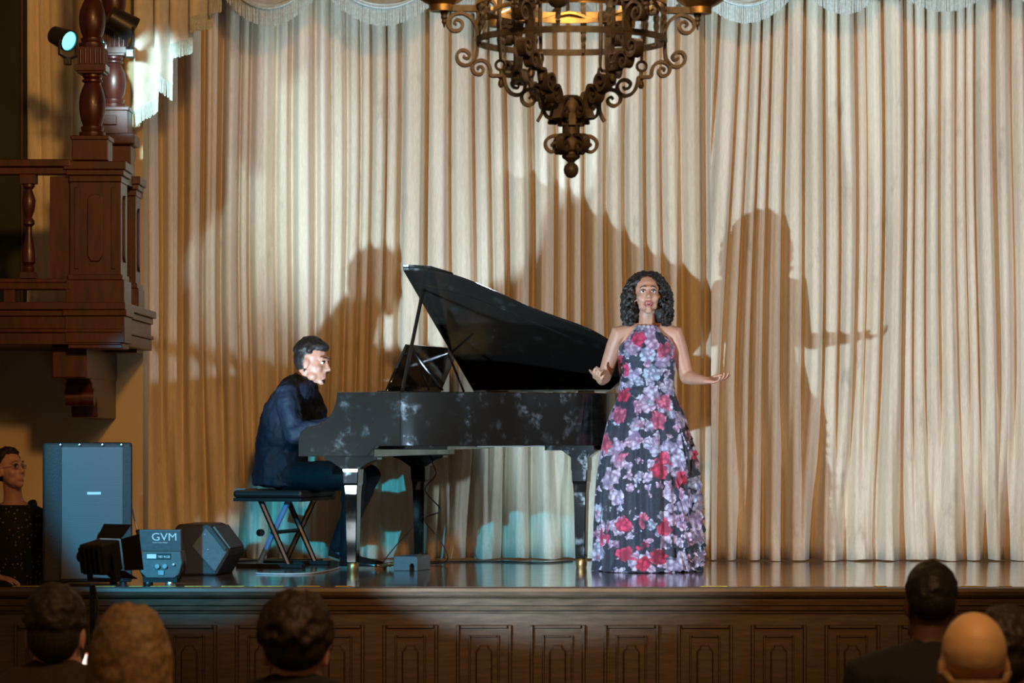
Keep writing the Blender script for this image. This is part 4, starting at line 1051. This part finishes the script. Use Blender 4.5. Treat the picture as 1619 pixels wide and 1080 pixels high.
hb.ell(wh(0, -.03, .052), (.080 * ws, .088 * ws, .080 * ws), WHR); hb.ell(wh(0, -.052, .0), (.073 * ws, .06 * ws, .06 * ws), WHR)
def wm_s():
    a = rng.uniform(0, 6.28); c = rng.uniform(.2, 1); sn = math.sqrt(1 - c * c); q = Vector((.080 * sn * math.cos(a), -.014 + .096 * sn * math.sin(a), .046 + .086 * c))
    return None if (q.y > .03 and q.z < .092) else wh(*q)
curls(hb, 160, wm_s, .008, .014, rng); hb.remesh('hair', M['hairb'], wm, .006, 2)
sp = MB()
for k in (-1, 1):
    sp.tube([wh(k * .032 + .021 * math.cos(a), .097 - abs(.021 * math.cos(a) * k + .011) * .25, .004 + .017 * math.sin(a)) for a in np.linspace(0, 2 * math.pi, 17)], .0016, 5)
    sp.tube([wh(k * .053, .088, .008), wh(k * .076, .0, .010)], .0016, 5)
sp.tube([wh(-.011, .098, .006), wh(.011, .098, .006)], .0016, 5)
so = sp.build('glasses', M['steel'], wm)
for k in (-1, 1): MB().ell(wh(k * .032, .094, .004), (.020 * ws, .0018, .016 * ws), WHR).build('lens', M['glassclear'], so, True)

# ---- audience, seen from behind
chair0 = None
def make_chair(x, y, label):
    global chair0
    c = thing('chair', label, 'chair', (x, y, 0), 0, 'hall chairs under the audience')
    if chair0 is None:
        seat = MB().bx(-.20, .20, -.20, .23, .41, .45).build('seat', M['chair'], c, bevel=.01)
        legs = [MB().bx(a - .018, a + .018, q - .018, q + .018, 0, .41).build('leg', M['chair'], c) for a in (-.18, .18) for q in (-.17, .20)]
        back = MB().bx(-.19, .19, -.235, -.205, .52, .86).build('backrest', M['chair'], c, bevel=.01)
        posts = [MB().bx(a - .016, a + .016, -.235, -.20, .41, .88).build('back_post', M['chair'], c) for a in (-.185, .185)]
        chair0 = [seat, back] + legs + posts
    else:
        for s in chair0: share(s, s.name.split('.')[0], c)
    return c
def audience(label, chair_label, px, ytop, Y, skinm, coat, hairfn, sc=1.0, wide=1.0, tall=0.0, yaw=0.0, hand_at=None):
    x = PX(px, Y); top = PZ(ytop, Y)
    make_chair(x, Y, chair_label)
    t = thing('person', label, 'person', (x, Y, 0))
    C = Vector((0, .0, top - .138 * sc)); R = frame((math.sin(yaw), math.cos(yaw)), math.radians(-3)); s = 1.06 * sc
    b = MB(); head(b, C, R, s)
    neck = C.z - .115 * s; shz = neck - .065 + tall
    b.limb([(0, -.015, neck - .08), (0, -.01, neck), (0, -.005, C.z - .05)], [.068, .060 * sc, .058 * sc])
    def trunk(mb, g, p=.85):
        mb.loft([oval((0, yy, z), (rx + g) * wide, ry + g, n=20, p=p) for z, rx, ry, yy in ((.455, .18, .14, 0), (.55, .18, .135, 0), (.72, .165, .12, -.02), (shz - .12, .185, .125, -.02), (shz - .03, .18, .105, -.02), (shz + .025, .13, .075, -.018), (shz + .06, .07, .06, -.016))])
        for k in (-1, 1):
            sh = Vector((k * .185 * wide, -.02, shz - .04)); el = Vector((k * .235 * wide, .04, shz - .34)); wr = Vector((k * .12, .26, .60))
            if hand_at is not None and k == 1: el = Vector((.24 * wide, .12, shz - .30)); wr = Vector(hand_at)
            mb.limb([Vector((k * .09, -.02, shz - .005)), sh, sh.lerp(el, .5), el], [.058 + g, .066 + g, .054 + g, .048 + g], 12); mb.limb([el, wr], [.046 + g, .033 + g], 12)
    trunk(b, 0)
    for k in (-1, 1):
        if hand_at is not None and k == 1: hand(b, hand_at, (0, .25, .9), (-.3, -.9, .2), .95, (.9, .9, .9, .9), 1)
        else: hand(b, (k * .12, .26, .60), (-k * .3, .9, -.3), (0, 0, -1), .95, side=-k)
        b.limb([(k * .09, .02, .54), (k * .11, .42, .55), ], [.088, .062]); b.limb([(k * .11, .42, .55), (k * .11, .40, .09)], [.060, .04])
    b.remesh('body', skinm, t, .011, 2)
    j = MB(); trunk(j, .016); j.limb([(-.06, -.03, shz + .055), (0, -.045, shz + .065), (.06, -.03, shz + .055)], [.028, .030, .028]); j.remesh('jacket', coat, t, .013, 3)
    q = MB(); q.loft([oval((0, 0, z), .185, .145) for z in (.455, .52, .6)])
    for k in (-1, 1): q.limb([(k * .09, .02, .545), (k * .11, .42, .55)], [.098, .074]); q.limb([(k * .11, .42, .55), (k * .11, .40, .09)], [.072, .055])
    q.remesh('trousers', M['trouser'], t, .014, 2)
    for k in (-1, 1): shoe(t, (k * .11, .33), 0, (0, 1))
    if hairfn: hairfn(t, C, R, s)
    return t
def short_hair(mat, vol=1.0, low=-.05, n=260, cr=(.006, .010), seed=1):
    def fn(t, C, R, s):
        rng = random.Random(seed); h = head_pts(C, R, s); hb = MB(); v = vol
        hb.ell(h(0, -.020, .044), (.0785 * s * v, .094 * s * v, .088 * s * v), R); hb.ell(h(0, -.044, .010 + low * .4), (.071 * s * v, .068 * s, (.062 - low * .5) * s), R)
        def smp():
            a = rng.uniform(0, 6.28); c = rng.uniform(-.25, 1); sn = math.sqrt(1 - c * c); q = Vector((.079 * v * sn * math.cos(a), -.02 + .096 * v * sn * math.sin(a), .042 + .090 * v * c))
            return None if q.y > .035 and q.z < .09 else h(*q)
        curls(hb, n, smp, cr[0], cr[1], rng); hb.remesh('hair', mat, t, .008, 2)
    return fn
def bob_hair(mat, seed=2):
    def fn(t, C, R, s):
        rng = random.Random(seed); h = head_pts(C, R, s); hb = MB()
        hb.ell(h(0, -.02, .045), (.09 * s, .10 * s, .090 * s), R); hb.ell(h(0, -.035, -.03), (.098 * s, .085 * s, .095 * s), R)
        def smp():
            z = rng.uniform(-.12, .13); tt = (z + .12) / .25; rx = .112 * math.sqrt(max(0.01, 1 - max(0, (tt - .25) / .8) ** 2)) ; a = rng.uniform(0, 6.28)
            q = Vector((rx * math.cos(a), -.025 + .105 * math.sin(a) * (rx / .112), z)); return None if q.y > .04 and q.z < .08 else h(*q)
        curls(hb, 700, smp, .012, .020, rng); hb.remesh('hair', mat, t, .008, 2)
    return fn
def fringe_ring(mat):
    def fn(t, C, R, s):
        h = head_pts(C, R, s); hb = MB()
        pts = [h(.075 * math.cos(a), -.012 + .090 * math.sin(a), -.015 - .020 * (math.sin(a) < -.5)) for a in np.linspace(math.pi * .95, math.pi * 2.05, 13)]
        hb.limb(pts, [.006] + [.011] * 11 + [.006]); hb.remesh('hair', mat, t, .006, 3)
    return fn
audience('seated person with short dark hair, leftmost in the audience', 'wooden chair under the leftmost audience member', 88, 926, 9.3, M['skin_w'], M['browncoat'], short_hair(M['hairb'], 1.04, -.03, 260, seed=3), 1.08, .85, .04, hand_at=(.115, .345, .885))
audience('seated person with bushy sandy hair, second from left in the audience', 'wooden chair under the sandy-haired audience member', 207, 964, 7.55, M['skin_w'], M['browncoat'], bob_hair(M['hairg']), .79, .76)
audience('seated person with full dark hair in front of the stage panels below the pianist', 'wooden chair under the dark-haired audience member below the pianist', 468, 943, 8.4, M['skin_w'], M['darkcoat'], short_hair(M['hairb'], 1.12, .0, 320, (.008, .014), 5), 1.08, .98, .055)
audience('tall seated person with close-cropped hair and dark jacket at the right', 'wooden chair under the close-cropped audience member at the right', 1471, 886, 9.7, M['skin_d'], M['darkcoat'], short_hair(M['hairk'], .99, .0, 120, (.004, .006), 7), 1.02, 1.12)
audience('bald seated person in the audience at the lower right', 'wooden chair under the bald audience member', 1539, 962, 7.6, M['skin_b'], M['darkcoat'], fringe_ring(M['hairg']), 1.06, .95)
audience('dark-haired seated person half hidden behind the bald head', 'wooden chair under the rightmost dark-haired audience member', 1588, 962, 8.4, M['skin_w'], M['darkcoat'], short_hair(M['hairb'], 1.06, -.02, 260, seed=9), 1.0, .9)
# lit phone held up by the leftmost listener
pt = P(144, 1054, 9.60)
ph = thing('phone', 'lit phone held up between the two leftmost audience members', 'phone', pt); ph.rotation_euler = (math.radians(-22), math.radians(16), math.radians(-5))
MB().bx(-.033, .033, 0, .009, -.055, .042).build('case', M['black'], ph, bevel=.004)
MB().bx(-.030, .030, -.001, .001, -.006, .034).build('screen', M['screen'], ph)
MB().bx(-.030, .030, -.001, .001, .034, .038).build('screen_banner', M['screenr'], ph)
MB().bx(-.030, .030, -.001, .001, -.050, -.026).build('screen', M['screen'], ph)

# ------------------------------------------------------------------ sound and light gear
def text(body, size, mat, parent, name, loc, rot, ext=.0006, sx=1.0, align='LEFT'):
    cu = bpy.data.curves.new(name, 'FONT'); cu.body = body; cu.size = size; cu.extrude = ext; cu.align_x = align
    t = bpy.data.objects.new(name, cu); COL.objects.link(t); dg = bpy.context.evaluated_depsgraph_get(); dg.update()
    me = bpy.data.meshes.new_from_object(t.evaluated_get(dg)); bpy.data.objects.remove(t)
    me.materials.clear(); me.materials.append(mat)
    o = bpy.data.objects.new(name, me); COL.objects.link(o); o.parent = parent; o.location = loc; o.rotation_euler = rot; o.scale = (sx, 1, 1); return o
# tall loudspeaker
KY = 16.12; kx = PX(138, KY)
sp = thing('loudspeaker', 'tall black loudspeaker with blue-lit grille at the left end of the stage', 'loudspeaker', (kx, KY, STG), math.radians(6))
hgt = PZ(700, KY) - STG; hw = 70 * KY / F
m = MB().prism([(-hw * .72, .36), (hw * .72, .36), (hw, .10), (hw, 0), (-hw, 0), (-hw, .10)], lambda a, b, d: Vector((a, b, d)), .012, hgt); m.build('cabinet', M['cabinet'], sp, bevel=.012)
gx0, gx1 = -hw * .60, hw * .98
MB().bx(gx0, gx1, -.012, .004, .03, hgt - .022).build('grille', M['grille'], sp, bevel=.004)
MB().bx(gx1 - .045, gx1, -.016, -.010, .03, hgt - .022).build('grille_edge', M['cabinet'], sp)
MB().bx(gx0, gx0 + .006, -.018, -.010, .03, hgt - .022).build('grille_edge', M['cabinet'], sp)
MB().bx(.0, .072, -.0155, -.011, hgt * .635, hgt * .635 + .014).build('badge', M['whitep'], sp)
for px in (-.06, .06, .16, -.16): MB().lathe([(.001, -.016), (.006, -.015), (.006, -.010)], (px + .02, 0, hgt - .012), 8, 'Y').build('screw', M['steel'], sp)
for a in (-hw * .8, hw * .8):
    for q in (.03, .28): MB().lathe([(.02, 0), (.02, .013)], (a * (1 if q < .1 else .7), q, 0), 10).build('rubber_foot', M['black'], sp)

def beam_frame(d, roll=0):
    d = Vector(d).normalized(); q = d.to_track_quat('Y', 'Z').to_matrix(); return q
def doors(t, Q, w, h, dep, mat, L, top=.35, side=.45, y0=0.0):
    T = lambda v: Q @ Vector(v)
    th = .004
    for nm, base, dirv, wv in (('barn_door', (0, y0, h), (0, L, L * top), (w, 0, 0)), ('barn_door', (0, y0, -h), (0, L, -L * top), (w, 0, 0)), ('barn_door', (w, y0, 0), (L * side, L, 0), (0, 0, h)), ('barn_door', (-w, y0, 0), (-L * side, L, 0), (0, 0, h))):
        b = Vector(base); d = Vector(dirv); s = Vector(wv); n = d.cross(s).normalized() * th
        vs = [b - s, b + s, b + d + s * 1.15, b + d - s * 1.15]; vs = vs + [v + n for v in vs]
        MB().add([T(v) for v in vs], [(0, 1, 2, 3), (7, 6, 5, 4), (0, 4, 5, 1), (1, 5, 6, 2), (2, 6, 7, 3), (3, 7, 4, 0)]).build(nm, mat, t)
# flood lamp on its stand before the stage: faces the stage
la_s = .80
la = thing('flood_lamp', 'black barn-door flood lamp on a stand in front of the tall loudspeaker', 'stage light', (LA.x, LA.y, 0))
QA = beam_frame(LAD) * la_s; OA = Vector((0, 0, LA.z))
def put(mb, Q, O): mb.v = [tuple(Q @ Vector(v) + O) for v in mb.v]; return mb
put(MB().bx(-.085, .085, -.075, .075, -.085, .085), QA, OA).build('housing', M['black'], la, bevel=.008)
for k in range(5): put(MB().bx(-.07 + k * .035 - .004, -.07 + k * .035 + .004, -.095, -.07, -.07, .07), QA, OA).build('cooling_fin', M['black'], la)
put(MB().bx(-.075, .075, .074, .078, -.075, .075), QA, OA).build('lens', M['lens'], la)
T_ = thing('tmp', None, None); T_.parent = la; T_.location = OA
def doors_at(par, Q, O, *a, **k):
    before = set(bpy.data.objects); doors(par, Q, *a, **k)
    for o in set(bpy.data.objects) - before: o.location = O
bpy.data.objects.remove(T_)
doors_at(la, QA, OA, .088, .088, .0, M['blackmetal'], .085, .75, .75, y0=.076)
for s in (-1, 1): put(MB().bx(s * .10 - .006, s * .10 + .006, -.02, .02, -.12, .02), QA, OA).build('yoke', M['black'], la, bevel=.003)
put(MB().bx(-.106, .106, -.02, .02, -.132, -.12), QA, OA).build('yoke', M['black'], la)
put(MB().lathe([(.001, -.16), (.032, -.155), (.036, -.13), (.030, -.106), (.001, -.106)], n=14, axis='X'), QA, OA).build('tilt_knob', M['ledblue'] if False else M['black'], la, 40)
put(MB().bx(-.088, -.084, -.045, -.015, .0, .018), QA, OA).build('indicator', M['ledblue'], la)
px_s = PX(146, 13.3) - LA.x
MB().tube([(px_s, 0, .0 + .35), (px_s, 0, LA.z - .12)], .013, 10).build('stand_pole', M['blackmetal'], la)
MB().tube([(px_s, 0, .30), (px_s, 0, .75)], .018, 10).build('stand_sleeve', M['blackmetal'], la)
MB().lathe([(.022, .74), (.026, .76), (.022, .79)], (px_s, 0, 0), 10).build('stand_collar', M['black'], la)
for k in range(3):
    a = math.radians(120 * k + 20); MB().tube([(px_s, 0, .55), (px_s + .40 * math.cos(a), .40 * math.sin(a), .012)], .010, 8).build('stand_leg', M['blackmetal'], la)
MB().tube(smooth_path([(px_s + .01, -.015, LA.z - .12), (px_s + .025, -.025, 1.0), (px_s + .012, -.02, .92), (px_s + .03, -.02, .85), (px_s + .02, -.02, .6), (px_s + .05, -.05, .1), (px_s + .1, -.1, .006)], 5), .006, 6).build('power_cord', M['cablek'], la)

# small flood lamp at the stage edge, its back to the hall
lb = thing('flood_lamp', 'small lettered flood lamp on the stage edge beside the tall loudspeaker', 'stage light', (PX(252, 16.0), 16.0, STG), math.radians(-4))
u_ = 16.0 / F
def gz(py): return PZ(py, 16.0) - STG
def gx(px): return (px - 252) * u_
MB().prism([(-.02, gz(838)), (.012, gz(837)), (.05, gz(868)), (.0, gz(872))], lambda a, b, d: Vector((d, a, b)), gx(221), gx(287)).build('barn_door', M['greycase'], lb, bevel=.003)
text('GVM', .058, M['whitep'], lb, 'lettering', (gx(240), -.0122, gz(854.5)), (math.radians(100), 0, 0), sx=1.12)
text('Great Video Maker', .0105, M['whitep'], lb, 'lettering', (gx(241.5), -.0098, gz(858.8)), (math.radians(100), 0, 0), sx=1.0)
MB().prism([(gx(226), gz(872)), (gx(286), gz(872)), (gx(289), gz(890)), (gx(284), gz(908)), (gx(276), gz(914)), (gx(232), gz(914)), (gx(222), gz(905)), (gx(220), gz(890))], lambda a, b, d: Vector((a, d, b)), -.01, .13).build('housing', M['greycase'], lb, bevel=.006)
MB().bx(gx(232), gx(271), -.016, -.008, gz(884), gz(875)).build('label_strip', M['black'], lb)
MB().bx(gx(233), gx(248), -.018, -.014, gz(883), gz(876)).build('display', M['whitep'], lb)
text('780 RGB', .018, M['whitep'], lb, 'lettering', (gx(250), -.0168, gz(882)), (math.radians(90), 0, 0))
for px in (250, 262): MB().lathe([(.001, -.03), (.012, -.03), (.013, -.01)], (gx(px), 0, gz(895)), 12, 'Y').build('control_knob', M['steel'], lb, 40)
MB().lathe([(.001, -.03), (.006, -.03), (.006, -.01)], (gx(276), 0, gz(892)), 10, 'Y').build('control_knob', M['whitep'], lb)
MB().bx(gx(251), gx(260), -.02, -.01, gz(909), gz(902)).build('socket', M['steel'], lb)
for s, a in ((-1, 221), (1, 288)):
    MB().tube([(gx(a), .05, gz(888)), (gx(a + s * 2), .05, gz(902)), (gx(a - s * 8), .04, gz(921))], .007, 8).build('yoke', M['blackmetal'], lb)
for px in (233, 268): MB().lathe([(.026, .0), (.028, .01), (.024, .022), (.001, .022)], (gx(px), .02, 0), 14).build('foot', M['steel'] if px > 250 else M['blackmetal'], lb, 40)
MB().bx(gx(226), gx(280), .128, .132, gz(908), gz(874)).build('lens', M['lens'], lb)
MB().bx(gx(225), gx(280), .0, .06, .018, gz(912)).build('base_plate', M['blackmetal'], lb)
rod = tag(MB().tube([P(209, 803, 16.42), P(214, 826, 16.38), P(219, 845, 16.36), P(230, 872, 16.34)] , [.005, .006, .006, .006], 8).build('rod', M['steel']), 'thin metal rod leaning behind the small flood lamp', 'rod')
MB().tube([P(217.5, 838, 16.365), P(221, 850, 16.355)], .012, 8).build('rod_clamp', M['black'], rod)
MB().tube([P(230, 872, 16.34), G(233, 913) + Vector((0, 0, -.004))], .006, 8).build('rod_foot', M['blackmetal'], rod)

# floor monitor wedge lying behind
fmY = 17.1
fm = thing('floor_monitor', 'black wedge floor monitor beside the small lettered flood lamp', 'loudspeaker', (PX(318, fmY), fmY, STG), math.radians(-10))
v_ = fmY / F
def fx(px): return (px - 318) * v_
def fzz(py): return max(0, PZ(py, fmY) - STG)
body = [(fx(272), 0.0), (fx(272), fzz(840)), (fx(280), fzz(829)), (fx(326), fzz(829)), (fx(334), fzz(832)), (fx(363), fzz(868)), (fx(362), fzz(878)), (fx(343), 0.0)]
MB().prism(body, lambda a, b, d: Vector((a, d, b)), 0, .34).build('cabinet', M['cabinet'], fm, bevel=.012)
inset_ = [(fx(303), fzz(864)), (fx(326), fzz(834)), (fx(361), fzz(873)), (fx(341), fzz(905))]
pnl = MB().prism(inset_, lambda a, b, d: Vector((a, d, b)), -.012, .01).build('end_panel', M['greycase'], fm, bevel=.006)
rec = [(fx(332), fzz(839)), (fx(336), fzz(836)), (fx(360), fzz(866)), (fx(357), fzz(872))]
MB().prism(rec, lambda a, b, d: Vector((a, d, b)), -.015, -.008).build('handle_slot', M['black'], pnl)
for (px, py, r) in ((330, 869, .006), (331, 882, .004), (325, 845, .004), (355, 874, .004)): MB().ell((fx(px), -.014, fzz(py)), (r, r * .6, r)).build('screw', M['steel'], pnl, True)
MB().prism([(fx(335), fzz(834)), (fx(362), fzz(868)), (fx(364), fzz(866)), (fx(338), fzz(832))], lambda a, b, d: Vector((a, d, b)), .02, .32).build('grille', M['grille'], fm)

# microphone on a stand behind the standing woman
mY = 17.2
mc = thing('microphone_stand', 'black microphone on a stand between the standing person and the loudspeaker', 'microphone', (PX(50, mY), mY, 0))
zt = PZ(801, mY)
mh = MB().lathe([(.001, .085), (.018, .080), (.025, .062), (.024, .045), (.016, .034), (.014, .03), (.010, -.09), (.001, -.09)], n=14); Rm = Matrix.Rotation(math.radians(75), 3, 'Y'); mh.v = [tuple(Rm @ Vector(v) + Vector((-.05, 0, zt))) for v in mh.v]; mh.build('microphone', M['black'], mc, 40)
MB().tube([(-.05, 0, zt - .01), (-.10, 0, zt - .06), (-.10, 0, .03)], .009, 8).build('pole', M['blackmetal'], mc)
MB().lathe([(.13, 0), (.13, .015), (.03, .03), (.001, .03)], (-.10, 0, 0), 20).build('base', M['blackmetal'], mc, 40)

# worn yellow tape along the stage edge
tp = thing('edge_tape', 'worn dashed yellow safety tape along the front edge of the stage', 'tape', (0, 0, STG))
for (a, b) in ((20, 64), (150, 182), (204, 226), (238, 278), (292, 334), (350, 386), (402, 448), (470, 506), (530, 556), (1108, 1150), (1195, 1215), (1382, 1402), (1520, 1556), (1580, 1600)):
    MB().bx(PX(a, Y_FRONT + .05), PX(b, Y_FRONT + .05), Y_FRONT + .035, Y_FRONT + .075, .0005, .0022).build('tape_strip', M['tape'], tp)

# house spotlight left of the frame on a tall stand, and the hall lamp above
hsl = thing('house_spotlight', 'black house spotlight on a tall stand at the left of the hall', 'stage light', (LC.x, LC.y, 0))
dC = (Vector((-1.38, 17.0, 1.30)) - LC).normalized(); QC = beam_frame(dC); OC = Vector((0, 0, LC.z))
put(MB().lathe([(.08, -.35), (.13, -.33), (.13, .15), (.12, .15), (.115, .12), (.001, .12)], n=18, axis='Y'), QC, OC).build('housing', M['black'], hsl, 40)
for s in (-1, 1): put(MB().bx(s * .14 - .006, s * .14 + .006, -.02, .02, -.22, .02), QC, OC).build('yoke', M['black'], hsl)
put(MB().bx(-.146, .146, -.02, .02, -.232, -.22), QC, OC).build('yoke', M['black'], hsl)
MB().tube([(0, 0, .6), (0, 0, LC.z - .22)], .022, 10).build('stand_pole', M['blackmetal'], hsl)
for k in range(3):
    a = math.radians(120 * k + 50); MB().tube([(0, 0, .9), (.6 * math.cos(a), .6 * math.sin(a), .012)], .014, 8).build('stand_leg', M['blackmetal'], hsl)

hsr = thing('house_spotlight', 'black house spotlight on a tall stand at the right of the hall', 'stage light', (LD.x, LD.y, 0))
dD = (Vector((0.9, 19, 2.85)) - LD).normalized(); QD = beam_frame(dD); OD = Vector((0, 0, LD.z))
put(MB().lathe([(.08, -.35), (.13, -.33), (.13, .15), (.12, .15), (.115, .12), (.001, .12)], n=18, axis='Y'), QD, OD).build('housing', M['black'], hsr, 40)
for s in (-1, 1): put(MB().bx(s * .14 - .006, s * .14 + .006, -.02, .02, -.22, .02), QD, OD).build('yoke', M['black'], hsr)
put(MB().bx(-.146, .146, -.02, .02, -.232, -.22), QD, OD).build('yoke', M['black'], hsr)
MB().tube([(0, 0, .6), (0, 0, LD.z - .22)], .022, 10).build('stand_pole', M['blackmetal'], hsr)
for k in range(3):
    a = math.radians(120 * k + 10); MB().tube([(0, 0, .9), (.6 * math.cos(a), .6 * math.sin(a), .012)], .014, 8).build('stand_leg', M['blackmetal'], hsr)
